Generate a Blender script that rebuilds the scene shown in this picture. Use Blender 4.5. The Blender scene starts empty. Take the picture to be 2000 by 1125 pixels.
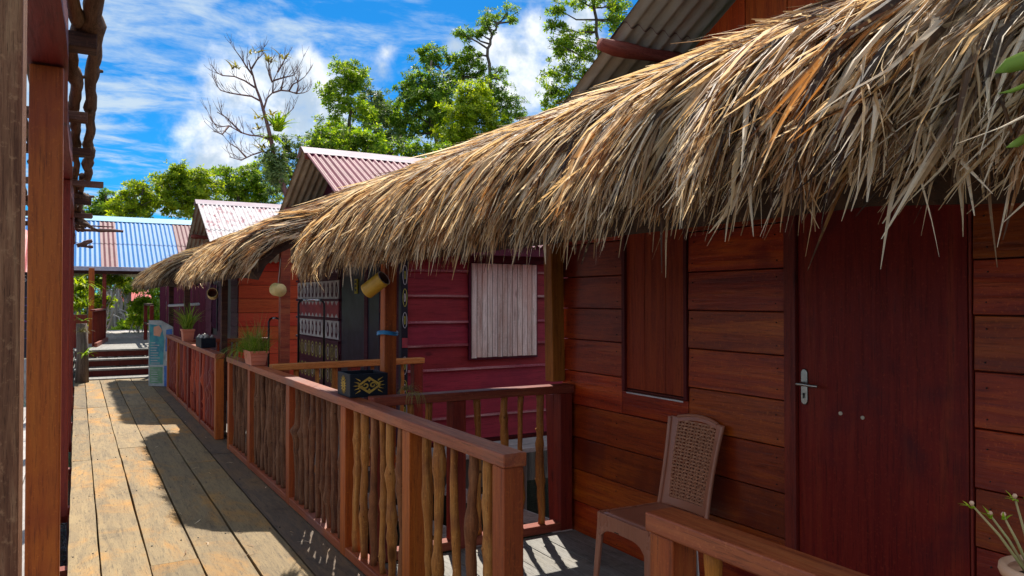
import bpy, bmesh, math, random
import numpy as np
from mathutils import Vector, Matrix
from math import radians as R, sin, cos, pi

random.seed(11); rng = np.random.default_rng(7)
S = bpy.context.scene
COL = S.collection

# ------------------------------------------------------------------ camera
CAM_H, YAW, PITCH, F = 1.55, R(29.8), R(0.87), 1480.0
cd = bpy.data.cameras.new('camera'); cam = bpy.data.objects.new('camera', cd); COL.objects.link(cam)
cam.location = (0, 0, CAM_H); cam.rotation_euler = (pi/2 + PITCH, 0, -YAW)
cd.sensor_width = 36; cd.lens = 36*F/2000; cd.clip_start = .05; cd.clip_end = 3000
S.camera = cam
CR = cam.rotation_euler.to_matrix()

def ray(px, py):
    """world direction of a point of the photograph (2000 x 1125)"""
    return CR @ Vector(((px-1000)/F, (562.5-py)/F, -1))
def at(px, py, X=None, Y=None, Z=None, D=None):
    """place where that direction meets a plane of the site (survey helper)"""
    d = ray(px, py); o = Vector((0, 0, CAM_H))
    if X is not None: t = X/d.x
    elif Y is not None: t = Y/d.y
    elif Z is not None: t = (Z-CAM_H)/d.z
    else: t = D
    return o + d*t

# ------------------------------------------------------------------ sun, sky, exposure
SUN = Vector((.27, .75, 1)).normalized()
sd = bpy.data.lights.new('sun', 'SUN'); sun = bpy.data.objects.new('sun', sd); COL.objects.link(sun)
sd.energy = 4.9; sd.angle = R(.53); sd.color = (1, .93, .82)
sun.rotation_euler = SUN.to_track_quat('Z', 'Y').to_euler()
S.view_settings.view_transform = 'Standard'; S.view_settings.look = 'None'
S.view_settings.exposure = 0.64; S.view_settings.gamma = 1; S.view_settings.use_curve_mapping = False

class NT:
    def __init__(s, tree): s.t = tree; s.n = tree.nodes; s.l = tree.links
    def add(s, typ, **kw):
        n = s.n.new(typ)
        for k, v in kw.items():
            if hasattr(n, k): setattr(n, k, v)
        return n
    def link(s, a, b): s.l.new(a, b)
    def val(s, sock, v):
        if hasattr(v, 'is_output'): s.l.new(v, sock)
        else: sock.default_value = v
    def math(s, op, a, b=None, c=None, clamp=False):
        n = s.add('ShaderNodeMath', operation=op); n.use_clamp = clamp
        s.val(n.inputs[0], a)
        if b is not None: s.val(n.inputs[1], b)
        if c is not None: s.val(n.inputs[2], c)
        return n.outputs[0]
    def vmath(s, op, a, b=None, out=0):
        n = s.add('ShaderNodeVectorMath', operation=op); s.val(n.inputs[0], a)
        if b is not None: s.val(n.inputs[1], b)
        return n.outputs[out]
    def mix(s, fac, a, b, mode='MIX'):
        n = s.add('ShaderNodeMix', data_type='RGBA', blend_type=mode)
        s.val(n.inputs[0], fac); s.val(n.inputs[6], a if hasattr(a, 'is_output') else (*a, 1)); s.val(n.inputs[7], b if hasattr(b, 'is_output') else (*b, 1))
        return n.outputs[2]
    def noise(s, vec, scale, detail=4, rough=.55, dist=0):
        n = s.add('ShaderNodeTexNoise'); s.link(vec, n.inputs['Vector'])
        n.inputs['Scale'].default_value = scale; n.inputs['Detail'].default_value = detail
        n.inputs['Roughness'].default_value = rough; n.inputs['Distortion'].default_value = dist
        return n.outputs['Fac']
    def ramp(s, fac, stops):
        n = s.add('ShaderNodeValToRGB'); s.link(fac, n.inputs[0]); e = n.color_ramp.elements
        while len(e) < len(stops): e.new(.5)
        for i, (p, c) in enumerate(stops):
            e[i].position = p; e[i].color = (*c, 1) if not isinstance(c, (int, float)) else (c, c, c, 1)
        return n.outputs[0]
    def smooth(s, v, lo, hi, a=0, b=1):
        n = s.add('ShaderNodeMapRange', interpolation_type='SMOOTHSTEP'); s.link(v, n.inputs[0])
        for i, q in enumerate((lo, hi, a, b)): n.inputs[i+1].default_value = q
        return n.outputs[0]

W = bpy.data.worlds.new('World'); S.world = W; W.use_nodes = True
w = NT(W.node_tree); w.n.clear()
gen = w.add('ShaderNodeTexCoord').outputs['Generated']
dirv = w.vmath('NORMALIZE', gen)
sky = w.add('ShaderNodeTexSky', sky_type='NISHITA'); sky.sun_disc = False
sky.sun_elevation = math.asin(SUN.z); sky.sun_rotation = math.atan2(SUN.x, SUN.y)
sky.air_density = 1.0; sky.dust_density = .3; sky.ozone_density = 3
blue = w.mix(1.0, sky.outputs[0], (.045, .37, .64), 'MULTIPLY')
sep = w.add('ShaderNodeSeparateXYZ'); w.link(dirv, sep.inputs[0])
zc = w.math('MAXIMUM', w.math('ADD', sep.outputs[2], .04), .02)
comb = w.add('ShaderNodeCombineXYZ')
w.link(w.math('DIVIDE', sep.outputs[0], zc), comb.inputs[0]); w.link(w.math('DIVIDE', sep.outputs[1], zc), comb.inputs[1])
mp = w.add('ShaderNodeMapping'); w.link(comb.outputs[0], mp.inputs[0])
mp.inputs['Rotation'].default_value = (0, 0, R(24)); mp.inputs['Scale'].default_value = (.85, 1.1, 1)
c1 = w.noise(mp.outputs[0], .95, 8, .62, .5)
c2 = w.noise(mp.outputs[0], 4.2, 6, .65, .6)
cir = w.math('ADD', w.math('MULTIPLY', c1, .8), w.math('MULTIPLY', c2, .25))
cirm = w.smooth(cir, .475, .64, 0, .9)
# cumulus: soft spheres of direction broken up by noise
blobs = [(420,170,.04),(470,190,.07),(430,240,.06),(560,210,.08),(610,170,.055),(600,130,.04),(540,270,.08),(470,300,.06),(640,240,.04),(430,320,.045),(590,125,.035),
         (745,128,.032),(755,105,.018),(960,80,.05),(1010,110,.065),(1040,60,.04),(930,120,.045),(1060,170,.05),(1120,90,.07),(1000,180,.05),(890,90,.025),(1150,20,.06)]
n1 = w.noise(dirv, 9, 8, .6, .1); n2 = w.noise(dirv, 30, 5, .6)
fld = None
for (bx, by, br) in blobs:
    c = ray(bx, by).normalized()
    d = w.vmath('DISTANCE', dirv, (c.x, c.y, c.z), out=1)
    v = w.math('SUBTRACT', 1, w.math('DIVIDE', d, br))
    if fld is None: fld = v
    else:
        m_ = w.add('ShaderNodeMath', operation='SMOOTH_MAX'); w.link(fld, m_.inputs[0]); w.link(v, m_.inputs[1]); m_.inputs[2].default_value = .35
        fld = m_.outputs[0]
fld = w.math('ADD', fld, w.math('MULTIPLY', w.math('SUBTRACT', n1, .5), 2.4))
fld = w.math('ADD', fld, w.math('MULTIPLY', w.math('SUBTRACT', n2, .5), .7))
cum = w.smooth(fld, .16, .95)
# unseen broken cloud added behind and above the view as white fill light
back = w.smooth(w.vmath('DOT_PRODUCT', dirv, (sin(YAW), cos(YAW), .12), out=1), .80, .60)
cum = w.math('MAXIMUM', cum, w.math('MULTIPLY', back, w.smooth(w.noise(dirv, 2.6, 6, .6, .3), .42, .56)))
shade = w.smooth(w.noise(dirv, 14, 5, .6), .38, .62)
cumcol = w.mix(shade, (.42, .53, .66), (.95, .97, 1.0))
bg_blue = w.add('ShaderNodeBackground'); w.link(blue, bg_blue.inputs[0]); bg_blue.inputs[1].default_value = .12
bg_cir = w.add('ShaderNodeBackground'); bg_cir.inputs[0].default_value = (.60, .72, .82, 1); bg_cir.inputs[1].default_value = .72
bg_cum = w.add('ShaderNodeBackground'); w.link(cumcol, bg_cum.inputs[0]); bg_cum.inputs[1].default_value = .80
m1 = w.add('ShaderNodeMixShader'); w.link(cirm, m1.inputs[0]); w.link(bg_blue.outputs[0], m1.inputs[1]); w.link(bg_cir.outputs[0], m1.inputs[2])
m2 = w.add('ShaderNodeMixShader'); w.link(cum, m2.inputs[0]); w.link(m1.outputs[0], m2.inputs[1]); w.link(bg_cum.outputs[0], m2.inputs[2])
wo = w.add('ShaderNodeOutputWorld'); w.link(m2.outputs[0], wo.inputs[0])

# ------------------------------------------------------------------ materials
def newmat(name):
    m = bpy.data.materials.new(name); m.use_nodes = True
    t = NT(m.node_tree); p = t.n['Principled BSDF']
    return m, t, p
def obj_coords(t, island=True, scale=(1, 1, 1)):
    co = t.add('ShaderNodeTexCoord').outputs['Object']
    if island:
        g = t.add('ShaderNodeNewGeometry').outputs['Random Per Island']
        oi = t.add('ShaderNodeObjectInfo').outputs['Random']
        k = t.math('ADD', t.math('MULTIPLY', g, 41.7), t.math('MULTIPLY', oi, 17.3))
        cb = t.add('ShaderNodeCombineXYZ')
        for i in range(3): t.link(k, cb.inputs[i])
        co = t.vmath('ADD', co, cb.outputs[0])
    mp = t.add('ShaderNodeMapping'); t.link(co, mp.inputs[0]); mp.inputs['Scale'].default_value = scale
    return mp.outputs[0], co
def bump(t, p, h, strength=.3, dist=.01):
    b = t.add('ShaderNodeBump'); b.inputs['Strength'].default_value = strength; b.inputs['Distance'].default_value = dist
    t.link(h, b.inputs['Height']); t.link(b.outputs[0], p.inputs['Normal'])

def wood(name, stops, axis='Z', rough=.5, gs=22, bump_s=.35, var=.3, stain=None, stain_amt=.5, coat=0, stainscale=1.6, spec=.22):
    m, t, p = newmat(name)
    sc = [gs]*3; sc['XYZ'.index(axis)] = gs*.055
    v, raw = obj_coords(t, True, sc)
    g = t.noise(v, 1, 7, .62, .9)
    fine = t.noise(v, 4.5, 4, .7, .2)
    n = len(stops)
    col = t.ramp(g, [(.30+.42*i/(n-1), c) for i, c in enumerate(stops)])
    col = t.mix(t.smooth(fine, .5, .70, 0, .5), col, tuple(c*.45 for c in stops[0]))
    hair = t.noise(v, 11, 4, .75, .1); speck = t.noise(raw, 75, 3, .7)
    col = t.mix(t.smooth(hair, .53, .66, 0, .55), col, tuple(c*.35 for c in stops[0]))
    col = t.mix(t.smooth(speck, .55, .72, 0, .4), col, tuple(min(1, c*1.35) for c in stops[-1]))
    kn = t.add('ShaderNodeTexVoronoi'); km = t.add('ShaderNodeMapping'); t.link(raw, km.inputs[0]); ks = [3.2]*3; ks['XYZ'.index(axis)] = 1.5; km.inputs['Scale'].default_value = ks
    t.link(km.outputs[0], kn.inputs['Vector']); kn.inputs['Scale'].default_value = 1
    col = t.mix(t.smooth(kn.outputs['Distance'], .10, .03, 0, .75), col, tuple(c*.3 for c in stops[0]))
    low = t.noise(raw, stainscale, 4, .6, .3)
    if stain: col = t.mix(t.smooth(low, .48, .68, 0, stain_amt), col, stain)
    r = t.add('ShaderNodeNewGeometry').outputs['Random Per Island']
    hsv = t.add('ShaderNodeHueSaturation'); t.link(col, hsv.inputs['Color'])
    t.link(t.math('MULTIPLY_ADD', r, var*2, 1-var), hsv.inputs['Value'])
    t.link(t.math('MULTIPLY_ADD', t.math('FRACT', t.math('MULTIPLY', r, 7.31)), .014, .493), hsv.inputs['Hue'])
    t.link(hsv.outputs[0], p.inputs['Base Color'])
    t.link(t.math('MULTIPLY_ADD', fine, .35, rough-.12), p.inputs['Roughness'])
    p.inputs['Coat Weight'].default_value = coat; p.inputs['Coat Roughness'].default_value = .25
    p.inputs['Specular IOR Level'].default_value = spec
    bump(t, p, t.math('ADD', g, t.math('MULTIPLY', fine, .6)), bump_s, .006)
    return m
def plain(name, c, rough=.5, metal=0, var=.12, scale=6, c2=None, bs=.15, island=True, spec=.5):
    m, t, p = newmat(name)
    v, raw = obj_coords(t, island)
    n = t.noise(v, scale, 5, .6, .2)
    c2 = c2 or tuple(x*.6 for x in c)
    col = t.mix(t.smooth(n, .35, .7), c, c2)
    t.link(col, p.inputs['Base Color']); p.inputs['Metallic'].default_value = metal
    t.link(t.math('MULTIPLY_ADD', n, .2, rough-.1), p.inputs['Roughness'])
    p.inputs['Specular IOR Level'].default_value = spec
    if bs: bump(t, p, t.noise(v, scale*8, 3), bs, .003)
    return m
def leafmat(name, a, b, c, trans=.35):
    m, t, p = newmat(name)
    r = t.add('ShaderNodeNewGeometry').outputs['Random Per Island']
    co = t.add('ShaderNodeTexCoord').outputs['Object']
    n = t.noise(co, .55, 3)
    f = t.math('ADD', t.math('MULTIPLY', r, .55), t.math('MULTIPLY', n, .5))
    col = t.ramp(f, [(.2, a), (.5, b), (.8, c)])
    t.link(col, p.inputs['Base Color']); p.inputs['Roughness'].default_value = .55; p.inputs['Specular IOR Level'].default_value = .25
    tr = t.add('ShaderNodeBsdfTranslucent'); t.link(t.mix(1, col, (1.45, 1.45, .35), 'MULTIPLY'), tr.inputs[0])
    mx = t.add('ShaderNodeMixShader'); mx.inputs[0].default_value = trans
    t.link(p.outputs[0], mx.inputs[1]); t.link(tr.outputs[0], mx.inputs[2])
    t.link(mx.outputs[0], t.n['Material Output'].inputs[0])
    return m
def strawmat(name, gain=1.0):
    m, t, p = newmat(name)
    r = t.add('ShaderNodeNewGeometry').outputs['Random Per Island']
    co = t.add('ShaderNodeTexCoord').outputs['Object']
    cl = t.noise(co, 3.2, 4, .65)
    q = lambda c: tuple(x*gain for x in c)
    col = t.ramp(r, [(0, q((.028, .011, .007))), (.24, q((.12, .055, .024))), (.38, q((.42, .25, .12))), (.58, q((.66, .49, .28))), (.78, q((.74, .61, .44))), (1, q((.97, .86, .68)))])  # darkest and palest strips also paint in shaded gaps and sun highlights
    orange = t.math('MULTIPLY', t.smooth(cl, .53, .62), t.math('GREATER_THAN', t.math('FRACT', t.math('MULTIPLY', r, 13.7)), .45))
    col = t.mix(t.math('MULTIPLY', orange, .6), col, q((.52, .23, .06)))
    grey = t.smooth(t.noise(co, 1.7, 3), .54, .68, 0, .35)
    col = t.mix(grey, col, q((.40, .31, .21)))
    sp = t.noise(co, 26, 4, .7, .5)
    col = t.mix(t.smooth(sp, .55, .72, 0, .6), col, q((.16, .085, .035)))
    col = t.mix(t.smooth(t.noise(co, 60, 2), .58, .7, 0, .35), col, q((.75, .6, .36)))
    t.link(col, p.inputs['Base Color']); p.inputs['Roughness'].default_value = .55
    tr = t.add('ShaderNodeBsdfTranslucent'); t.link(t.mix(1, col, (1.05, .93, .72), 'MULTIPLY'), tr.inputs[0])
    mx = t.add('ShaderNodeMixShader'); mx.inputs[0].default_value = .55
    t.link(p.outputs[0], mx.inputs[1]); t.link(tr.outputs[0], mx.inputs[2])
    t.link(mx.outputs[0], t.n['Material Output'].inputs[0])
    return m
def deckmat(name, base, alt, patch, dark, patch_amt=.8, axis='Y', var=.16):
    m, t, p = newmat(name)
    s1 = [16]*3; s1['XYZ'.index(axis)] = 1.6
    v, raw = obj_coords(t, True, s1)
    co = t.add('ShaderNodeTexCoord').outputs['Object']
    g = t.noise(v, 1, 8, .65, 1.0); fine = t.noise(v, 5, 5, .7, .3)
    col = t.ramp(g, [(.33, alt), (.6, base)])
    ms = t.add('ShaderNodeMapping'); t.link(raw, ms.inputs[0]); sc = [1.9]*3; sc['XYZ'.index(axis)] = .9; ms.inputs['Scale'].default_value = sc
    pt = t.noise(ms.outputs[0], 1.1, 6, .65, .8)
    col = t.mix(t.smooth(pt, .48, .72, 0, patch_amt*1.25), col, patch)
    dk = t.noise(co, 2.3, 6, .7, .6)
    col = t.mix(t.smooth(dk, .55, .72, 0, .55), col, dark)
    col = t.mix(t.smooth(fine, .52, .68, 0, .55), col, dark)
    pores = t.noise(v, 13, 4, .75)
    col = t.mix(t.smooth(pores, .55, .68, 0, .65), col, dark)
    grit = t.noise(raw, 90, 3, .7)
    col = t.mix(t.smooth(grit, .56, .7, 0, .35), col, tuple(min(1, c*1.5) for c in base))
    r = t.add('ShaderNodeNewGeometry').outputs['Random Per Island']
    hsv = t.add('ShaderNodeHueSaturation'); t.link(col, hsv.inputs['Color']); t.link(t.math('MULTIPLY_ADD', r, var*2, 1-var), hsv.inputs['Value'])
    t.link(hsv.outputs[0], p.inputs['Base Color']); p.inputs['Roughness'].default_value = .72
    p.inputs['Specular IOR Level'].default_value = .3
    bump(t, p, t.math('ADD', g, t.math('ADD', t.math('MULTIPLY', fine, .8), t.math('MULTIPLY', pores, .4))), .5, .008)
    return m
def sheetmat(name, c, c2, rust=None, amt=.4, rough=.4, axis='Y', sharp=(.5, .66)):
    m, t, p = newmat(name)
    sc = [5, 5, 5]; sc['XYZ'.index(axis)] = .7
    v, raw = obj_coords(t, False, sc)
    n = t.noise(v, 1, 6, .65, .3)
    col = t.mix(t.smooth(n, .35, .65), c, c2)
    if rust:
        n3 = t.noise(v, 2.1, 6, .7, .4)
        col = t.mix(t.smooth(n3, sharp[0], sharp[1], 0, amt), col, rust)
    t.link(col, p.inputs['Base Color']); p.inputs['Roughness'].default_value = rough+.2; p.inputs['Specular IOR Level'].default_value = .15
    return m

M = {}
M['walk'] = deckmat('weathered plank', (.27, .19, .090), (.165, .118, .062), (.42, .20, .035), (.035, .025, .016), .85, var=.26)
M['walk_dark'] = deckmat('dark brown plank', (.13, .085, .05), (.07, .05, .035), (.22, .12, .045), (.02, .015, .012), .6)  # darker brown tone for the plank row beside the railing
M['walk_yellow'] = deckmat('yellow edge plank', (.60, .36, .05), (.40, .24, .05), (.62, .40, .08), (.12, .07, .03))
M['porch'] = deckmat('grey plank', (.30, .29, .27), (.20, .19, .17), (.36, .32, .25), (.05, .045, .04), .4)
M['sidedeck'] = deckmat('bleached plank', (.46, .42, .40), (.32, .29, .27), (.45, .37, .31), (.14, .12, .11), .4)
M['greyplank'] = deckmat('old grey board', (.38, .36, .35), (.22, .21, .21), (.35, .3, .26), (.08, .07, .06), .4, 'X')
M['cabin'] = wood('varnished wall board', [(.19, .017, .004), (.36, .046, .006), (.52, .105, .010)], 'Y', .30, 15, .5, .30, (.13, .008, .005), .8, .03, spec=.32, stainscale=1.3)
M['cabin_gable'] = wood('orange red gable board', [(.34, .040, .006), (.50, .075, .010), (.56, .11, .015)], 'Z', .5, 16, .3, .15)
M['shutter_red'] = wood('shutter board', [(.17, .020, .006), (.28, .042, .008), (.36, .065, .012)], 'Z', .45, 15, .3, .12)
M['door'] = wood('stained door ply', [(.14, .008, .004), (.20, .016, .006), (.27, .040, .011)], 'Z', .42, 11, .15, .02, (.055, .006, .010), .6, .0, stainscale=2.2)
M['trim'] = wood('dark trim', [(.08, .009, .008), (.15, .017, .012)], 'Z', .45, 18, .3, .1)
M['post_orange'] = wood('oiled orange timber', [(.25, .050, .006), (.42, .105, .010), (.50, .15, .016)], 'Z', .45, 12, .35, .12, (.24, .035, .01), .5, 0, spec=.35)
M['post_gold'] = wood('golden timber', [(.24, .075, .014), (.42, .15, .022), (.5, .2, .03)], 'Z', .45, 14, .3, .1)
M['post_red'] = wood('dark red timber', [(.12, .012, .008), (.20, .024, .010), (.27, .04, .012)], 'Z', .45, 16, .3, .15, spec=.35)
M['beam_red'] = wood('dark red beam', [(.11, .010, .010), (.18, .022, .014)], 'Y', .5, 16, .35, .15)
M['post_grey'] = wood('weathered brown post', [(.11, .042, .022), (.28, .13, .065), (.44, .25, .13)], 'Z', .65, 60, .7, .1, (.17, .045, .025), .7, stainscale=5)
M['rail_y'] = wood('handrail timber', [(.20, .040, .014), (.34, .085, .024), (.46, .15, .045)], 'Y', .40, 14, .4, .12, (.20, .085, .065), .75, .05, spec=.4)
M['rail_x'] = wood('handrail timber across', [(.16, .03, .02), (.26, .06, .03), (.36, .12, .05)], 'X', .42, 14, .3, .12)
M['rail_gold'] = wood('golden handrail', [(.34, .11, .03), (.52, .20, .05), (.6, .28, .09)], 'X', .45, 12, .3, .12)
M['stick'] = wood('peeled stick', [(.20, .062, .012), (.40, .155, .030), (.54, .27, .075)], 'Z', .5, 20, .6, .25, (.15, .045, .02), .5, .05, stainscale=5)
M['stick_dark'] = wood('dark stick', [(.12, .040, .016), (.25, .09, .03), (.33, .15, .06)], 'Z', .55, 22, .6, .25, (.08, .03, .015), .5, stainscale=5)
M['stick_bark'] = wood('bark covered stick', [(.075, .030, .016), (.17, .075, .035), (.26, .13, .07)], 'Z', .75, 30, .9, .22, (.05, .02, .015), .5, stainscale=6)
M['post_brown'] = wood('brown orange timber', [(.19, .035, .008), (.32, .070, .012), (.42, .12, .02)], 'Z', .45, 12, .35, .12, (.12, .02, .015), .6, spec=.35)
M['stick_grey'] = wood('grey stick', [(.13, .10, .07), (.25, .20, .14), (.34, .27, .19)], 'Z', .6, 22, .5, .1)
M['stick_red'] = wood('red baluster', [(.22, .030, .014), (.36, .060, .02), (.42, .09, .03)], 'Z', .45, 18, .4, .25)
M['purple'] = wood('maroon painted board', [(.18, .013, .022), (.25, .020, .034), (.28, .03, .042)], 'X', .5, 8, .2, .10, (.15, .010, .028), .5)
M['purple_lip'] = wood('worn maroon lip', [(.22, .04, .06), (.27, .06, .08), (.62, .45, .42)], 'X', .55, 9, .3, .15)
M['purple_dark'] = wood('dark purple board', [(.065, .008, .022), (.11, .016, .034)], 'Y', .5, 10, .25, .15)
M['purple_far'] = wood('dull purple board', [(.10, .015, .035), (.15, .028, .05)], 'Z', .5, 10, .25, .2)
M['redwall'] = wood('orange red wall board', [(.50, .050, .016), (.60, .075, .022), (.62, .10, .03)], 'X', .5, 10, .25, .1)
M['white_shutter'] = wood('whitewashed slat', [(.36, .24, .20), (.62, .52, .47), (.78, .73, .70)], 'Z', .65, 14, .4, .10, (.50, .27, .19), .4, stainscale=1.1)
M['navy'] = plain('navy paint', (.008, .012, .045), .35, c2=(.004, .005, .02), bs=.05)
M['blackbox'] = plain('black blue paint', (.006, .009, .018), .5, c2=(.012, .018, .028), bs=.15, spec=.2)
M['gold'] = plain('gold paint', (.62, .38, .05), .5, c2=(.42, .25, .04), bs=.1)
M['bone'] = plain('chalky white paint', (.62, .58, .56), .6, c2=(.42, .37, .38))
M['olive'] = plain('yellow green paint', (.42, .38, .06), .6, c2=(.22, .22, .05))
M['bandred'] = plain('red paint', (.40, .03, .04), .55, c2=(.2, .02, .04))
M['under'] = plain('dark thatch core', (.045, .018, .009), .9, c2=(.015, .006, .004), bs=.8, scale=25)
M['straw'] = strawmat('palm leaf thatch', 1.12); M['straw_dark'] = strawmat('dark palm leaf thatch', .55)  # second thatch is the same leaf at lower brightness
M['rough'] = wood('rough bark pole', [(.045, .028, .02), (.13, .08, .055), (.24, .16, .11)], 'Y', .8, 24, .9, .2)
M['roughx'] = wood('rough bark cross pole', [(.09, .045, .035), (.18, .10, .08), (.28, .2, .16)], 'X', .8, 24, .8, .2)
M['log_red'] = wood('reddish log', [(.15, .030, .022), (.26, .065, .045), (.30, .11, .08)], 'X', .7, 24, .8, .1)
M['joist'] = wood('dark joist', [(.035, .018, .016), (.085, .038, .026), (.15, .065, .035)], 'X', .6, 20, .4, .3)
M['roof_grey'] = sheetmat('grey sheet underside', (.56, .53, .49), (.42, .40, .37), (.26, .23, .20), .3, .5)
M['roof_tan'] = sheetmat('tan sheet underside', (.52, .45, .36), (.36, .30, .24), (.22, .15, .11), .3, .5)
M['roof_rose'] = sheetmat('rose sheet', (.19, .018, .052), (.14, .012, .036), (.27, .075, .13), .4, .38)
M['roof_pale'] = sheetmat('peeled pink sheet', (.58, .48, .50), (.36, .12, .15), (.74, .69, .68), .9, .45, sharp=(.40, .52))
M['roof_blue'] = sheetmat('blue sheet', (.018, .19, .50), (.014, .16, .44), (.04, .24, .52), .3, .38)
M['roof_brown'] = sheetmat('red brown sheet', (.20, .065, .08), (.15, .05, .06), (.27, .12, .14), .3, .4)
M['ridge_pale'] = sheetmat('pale ridge', (.48, .43, .47), (.36, .25, .31), (.22, .14, .19), .6, .45, 'X')
M['ridge_blue'] = sheetmat('pale blue ridge', (.30, .62, .80), (.26, .54, .72), None, 0, .4)
M['fascia'] = plain('grey mauve fascia', (.45, .43, .50), .5, c2=(.34, .32, .4))
M['galv'] = sheetmat('galvanised edge', (.60, .60, .64), (.45, .45, .5), (.3, .25, .25), .3, .4)
M['chair'] = plain('brown moulded plastic', (.50, .19, .11), .30, c2=(.45, .165, .09), bs=.03, scale=3, island=False)
M['chair_weave'] = plain('brown plastic weave', (.56, .26, .15), .35, c2=(.46, .20, .11), bs=.03)
M['steel'] = plain('aged steel', (.50, .48, .44), .3, 1, c2=(.34, .32, .29), bs=.05)
M['black_metal'] = plain('black metal tube', (.015, .015, .018), .3, .6, bs=0)
M['chrome'] = plain('bright tube', (.7, .7, .72), .25, .9, bs=0)
M['keyhole'] = plain('dark slot', (.01, .01, .01), .6, bs=0)
M['screwcap'] = plain('cream screw cap', (.72, .60, .45), .5, bs=0)
M['bamboo'] = plain('yellow bamboo', (.60, .36, .035), .4, c2=(.45, .24, .03), scale=9)
M['bamboo_pale'] = plain('pale bamboo', (.62, .48, .20), .5, c2=(.5, .36, .14), scale=9)
M['bamboo_in'] = plain('bamboo inside', (.16, .045, .02), .7, c2=(.08, .02, .01))
M['wire'] = plain('wire', (.3, .27, .24), .4, .5, bs=0)
M['terracotta'] = plain('orange plastic pot', (.60, .20, .12), .5, c2=(.50, .15, .09), bs=.05, scale=4)
M['cream'] = plain('cream plastic', (.70, .42, .27), .45, c2=(.62, .36, .22), bs=.03)
M['pinkpot'] = plain('pink plastic', (.55, .10, .13), .4, c2=(.48, .08, .1), bs=.03)
M['soil'] = plain('soil', (.05, .03, .02), .9, scale=30, bs=.8)
M['bluetape'] = plain('blue strap', (.02, .22, .50), .4, bs=.05)
M['concrete'] = plain('grey board', (.42, .42, .45), .7, c2=(.3, .3, .33))
M['yellowtag'] = plain('yellow tag', (.62, .50, .04), .5, bs=0)
M['glass'] = plain('dark window glass', (.012, .016, .04), .06, bs=0)
M['curtain'] = plain('blue grey cloth', (.10, .12, .20), .8, c2=(.05, .06, .12))
M['poster_white'] = plain('poster white', (.40, .42, .42), .45, bs=0)
M['poster_teal'] = plain('poster teal', (.02, .17, .26), .45, c2=(.06, .30, .32), scale=9, bs=0)
M['poster_blue'] = plain('poster blue', (.03, .08, .34), .45, c2=(.05, .2, .5), scale=9, bs=0)
M['poster_skin'] = plain('poster salmon', (.66, .30, .18), .45, bs=0)
M['poster_green'] = plain('poster green', (.08, .22, .10), .45, c2=(.2, .34, .22), scale=9, bs=0)
M['banner'] = plain('navy banner', (.004, .007, .03), .5, bs=0)
M['banner_ink'] = plain('banner print', (.5, .52, .6), .5, bs=0)
M['banner_violet'] = plain('banner violet print', (.14, .09, .34), .5, bs=0)
M['pinkroof'] = sheetmat('salmon roof', (.72, .24, .22), (.62, .18, .18), (.8, .4, .36), .4, .4)
M['redroof'] = sheetmat('bright red roof', (.55, .006, .006), (.45, .005, .006), None, 0, .4)
M['shell'] = plain('pale shell', (.55, .52, .48), .6)
M['fern'] = leafmat('grassy leaf', (.07, .15, .012), (.16, .27, .025), (.32, .38, .07), .3)
M['dryfern'] = leafmat('dry blade', (.16, .12, .04), (.28, .24, .09), (.36, .34, .14), .3)
M['yellowleaf'] = leafmat('bright leaf', (.16, .30, .02), (.32, .48, .03), (.50, .58, .05), .35)
M['lf_a'] = leafmat('leaf mid green', (.035, .10, .012), (.15, .27, .02), (.44, .52, .06), .55)
M['lf_b'] = leafmat('leaf bright green', (.06, .13, .008), (.23, .33, .014), (.52, .56, .04), .55)
M['lf_c'] = leafmat('leaf grey green', (.05, .10, .032), (.12, .19, .07), (.26, .33, .14), .4)
M['lf_d'] = leafmat('leaf dark green', (.035, .10, .016), (.12, .23, .03), (.32, .42, .07), .52)
M['lf_y'] = leafmat('leaf lime green', (.10, .20, .010), (.26, .40, .018), (.48, .58, .05), .4)  # yellowish lime leaf tone of the bushes beyond the pavilion
M['bark'] = wood('grey brown bark', [(.07, .05, .04), (.17, .13, .11), (.27, .22, .19)], 'Z', .85, 9, .8, .2)
M['bark_red'] = wood('reddish bark', [(.10, .05, .045), (.20, .11, .10), (.30, .20, .18)], 'Z', .85, 9, .8, .2)
M['root'] = wood('pale root bark', [(.20, .17, .15), (.38, .34, .31), (.5, .46, .43)], 'Z', .85, 9, .8, .2)
M['flower'] = leafmat('flower petals', (.62, .62, .5), (.70, .68, .62), (.7, .55, .6), .3)
M['stem'] = plain('pink green stem', (.42, .27, .12), .5, c2=(.36, .34, .12), bs=0)

m, t, p = newmat('dark water'); M['water'] = m
co = t.add('ShaderNodeTexCoord').outputs['Object']
p.inputs['Base Color'].default_value = (.014, .028, .014, 1); p.inputs['Roughness'].default_value = .06
p.inputs['IOR'].default_value = 1.22
bump(t, p, t.math('ADD', t.noise(co, 5.5, 4, .6, .8), t.math('MULTIPLY', t.noise(co, 17, 3, .6, .4), .35)), .3, .03)
m, t, p = newmat('mud'); M['mud'] = m
co = t.add('ShaderNodeTexCoord').outputs['Object']
t.link(t.mix(t.smooth(t.noise(co, .8, 6), .4, .6), (.09, .07, .05), (.04, .05, .025)), p.inputs['Base Color']); p.inputs['Roughness'].default_value = .8

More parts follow.
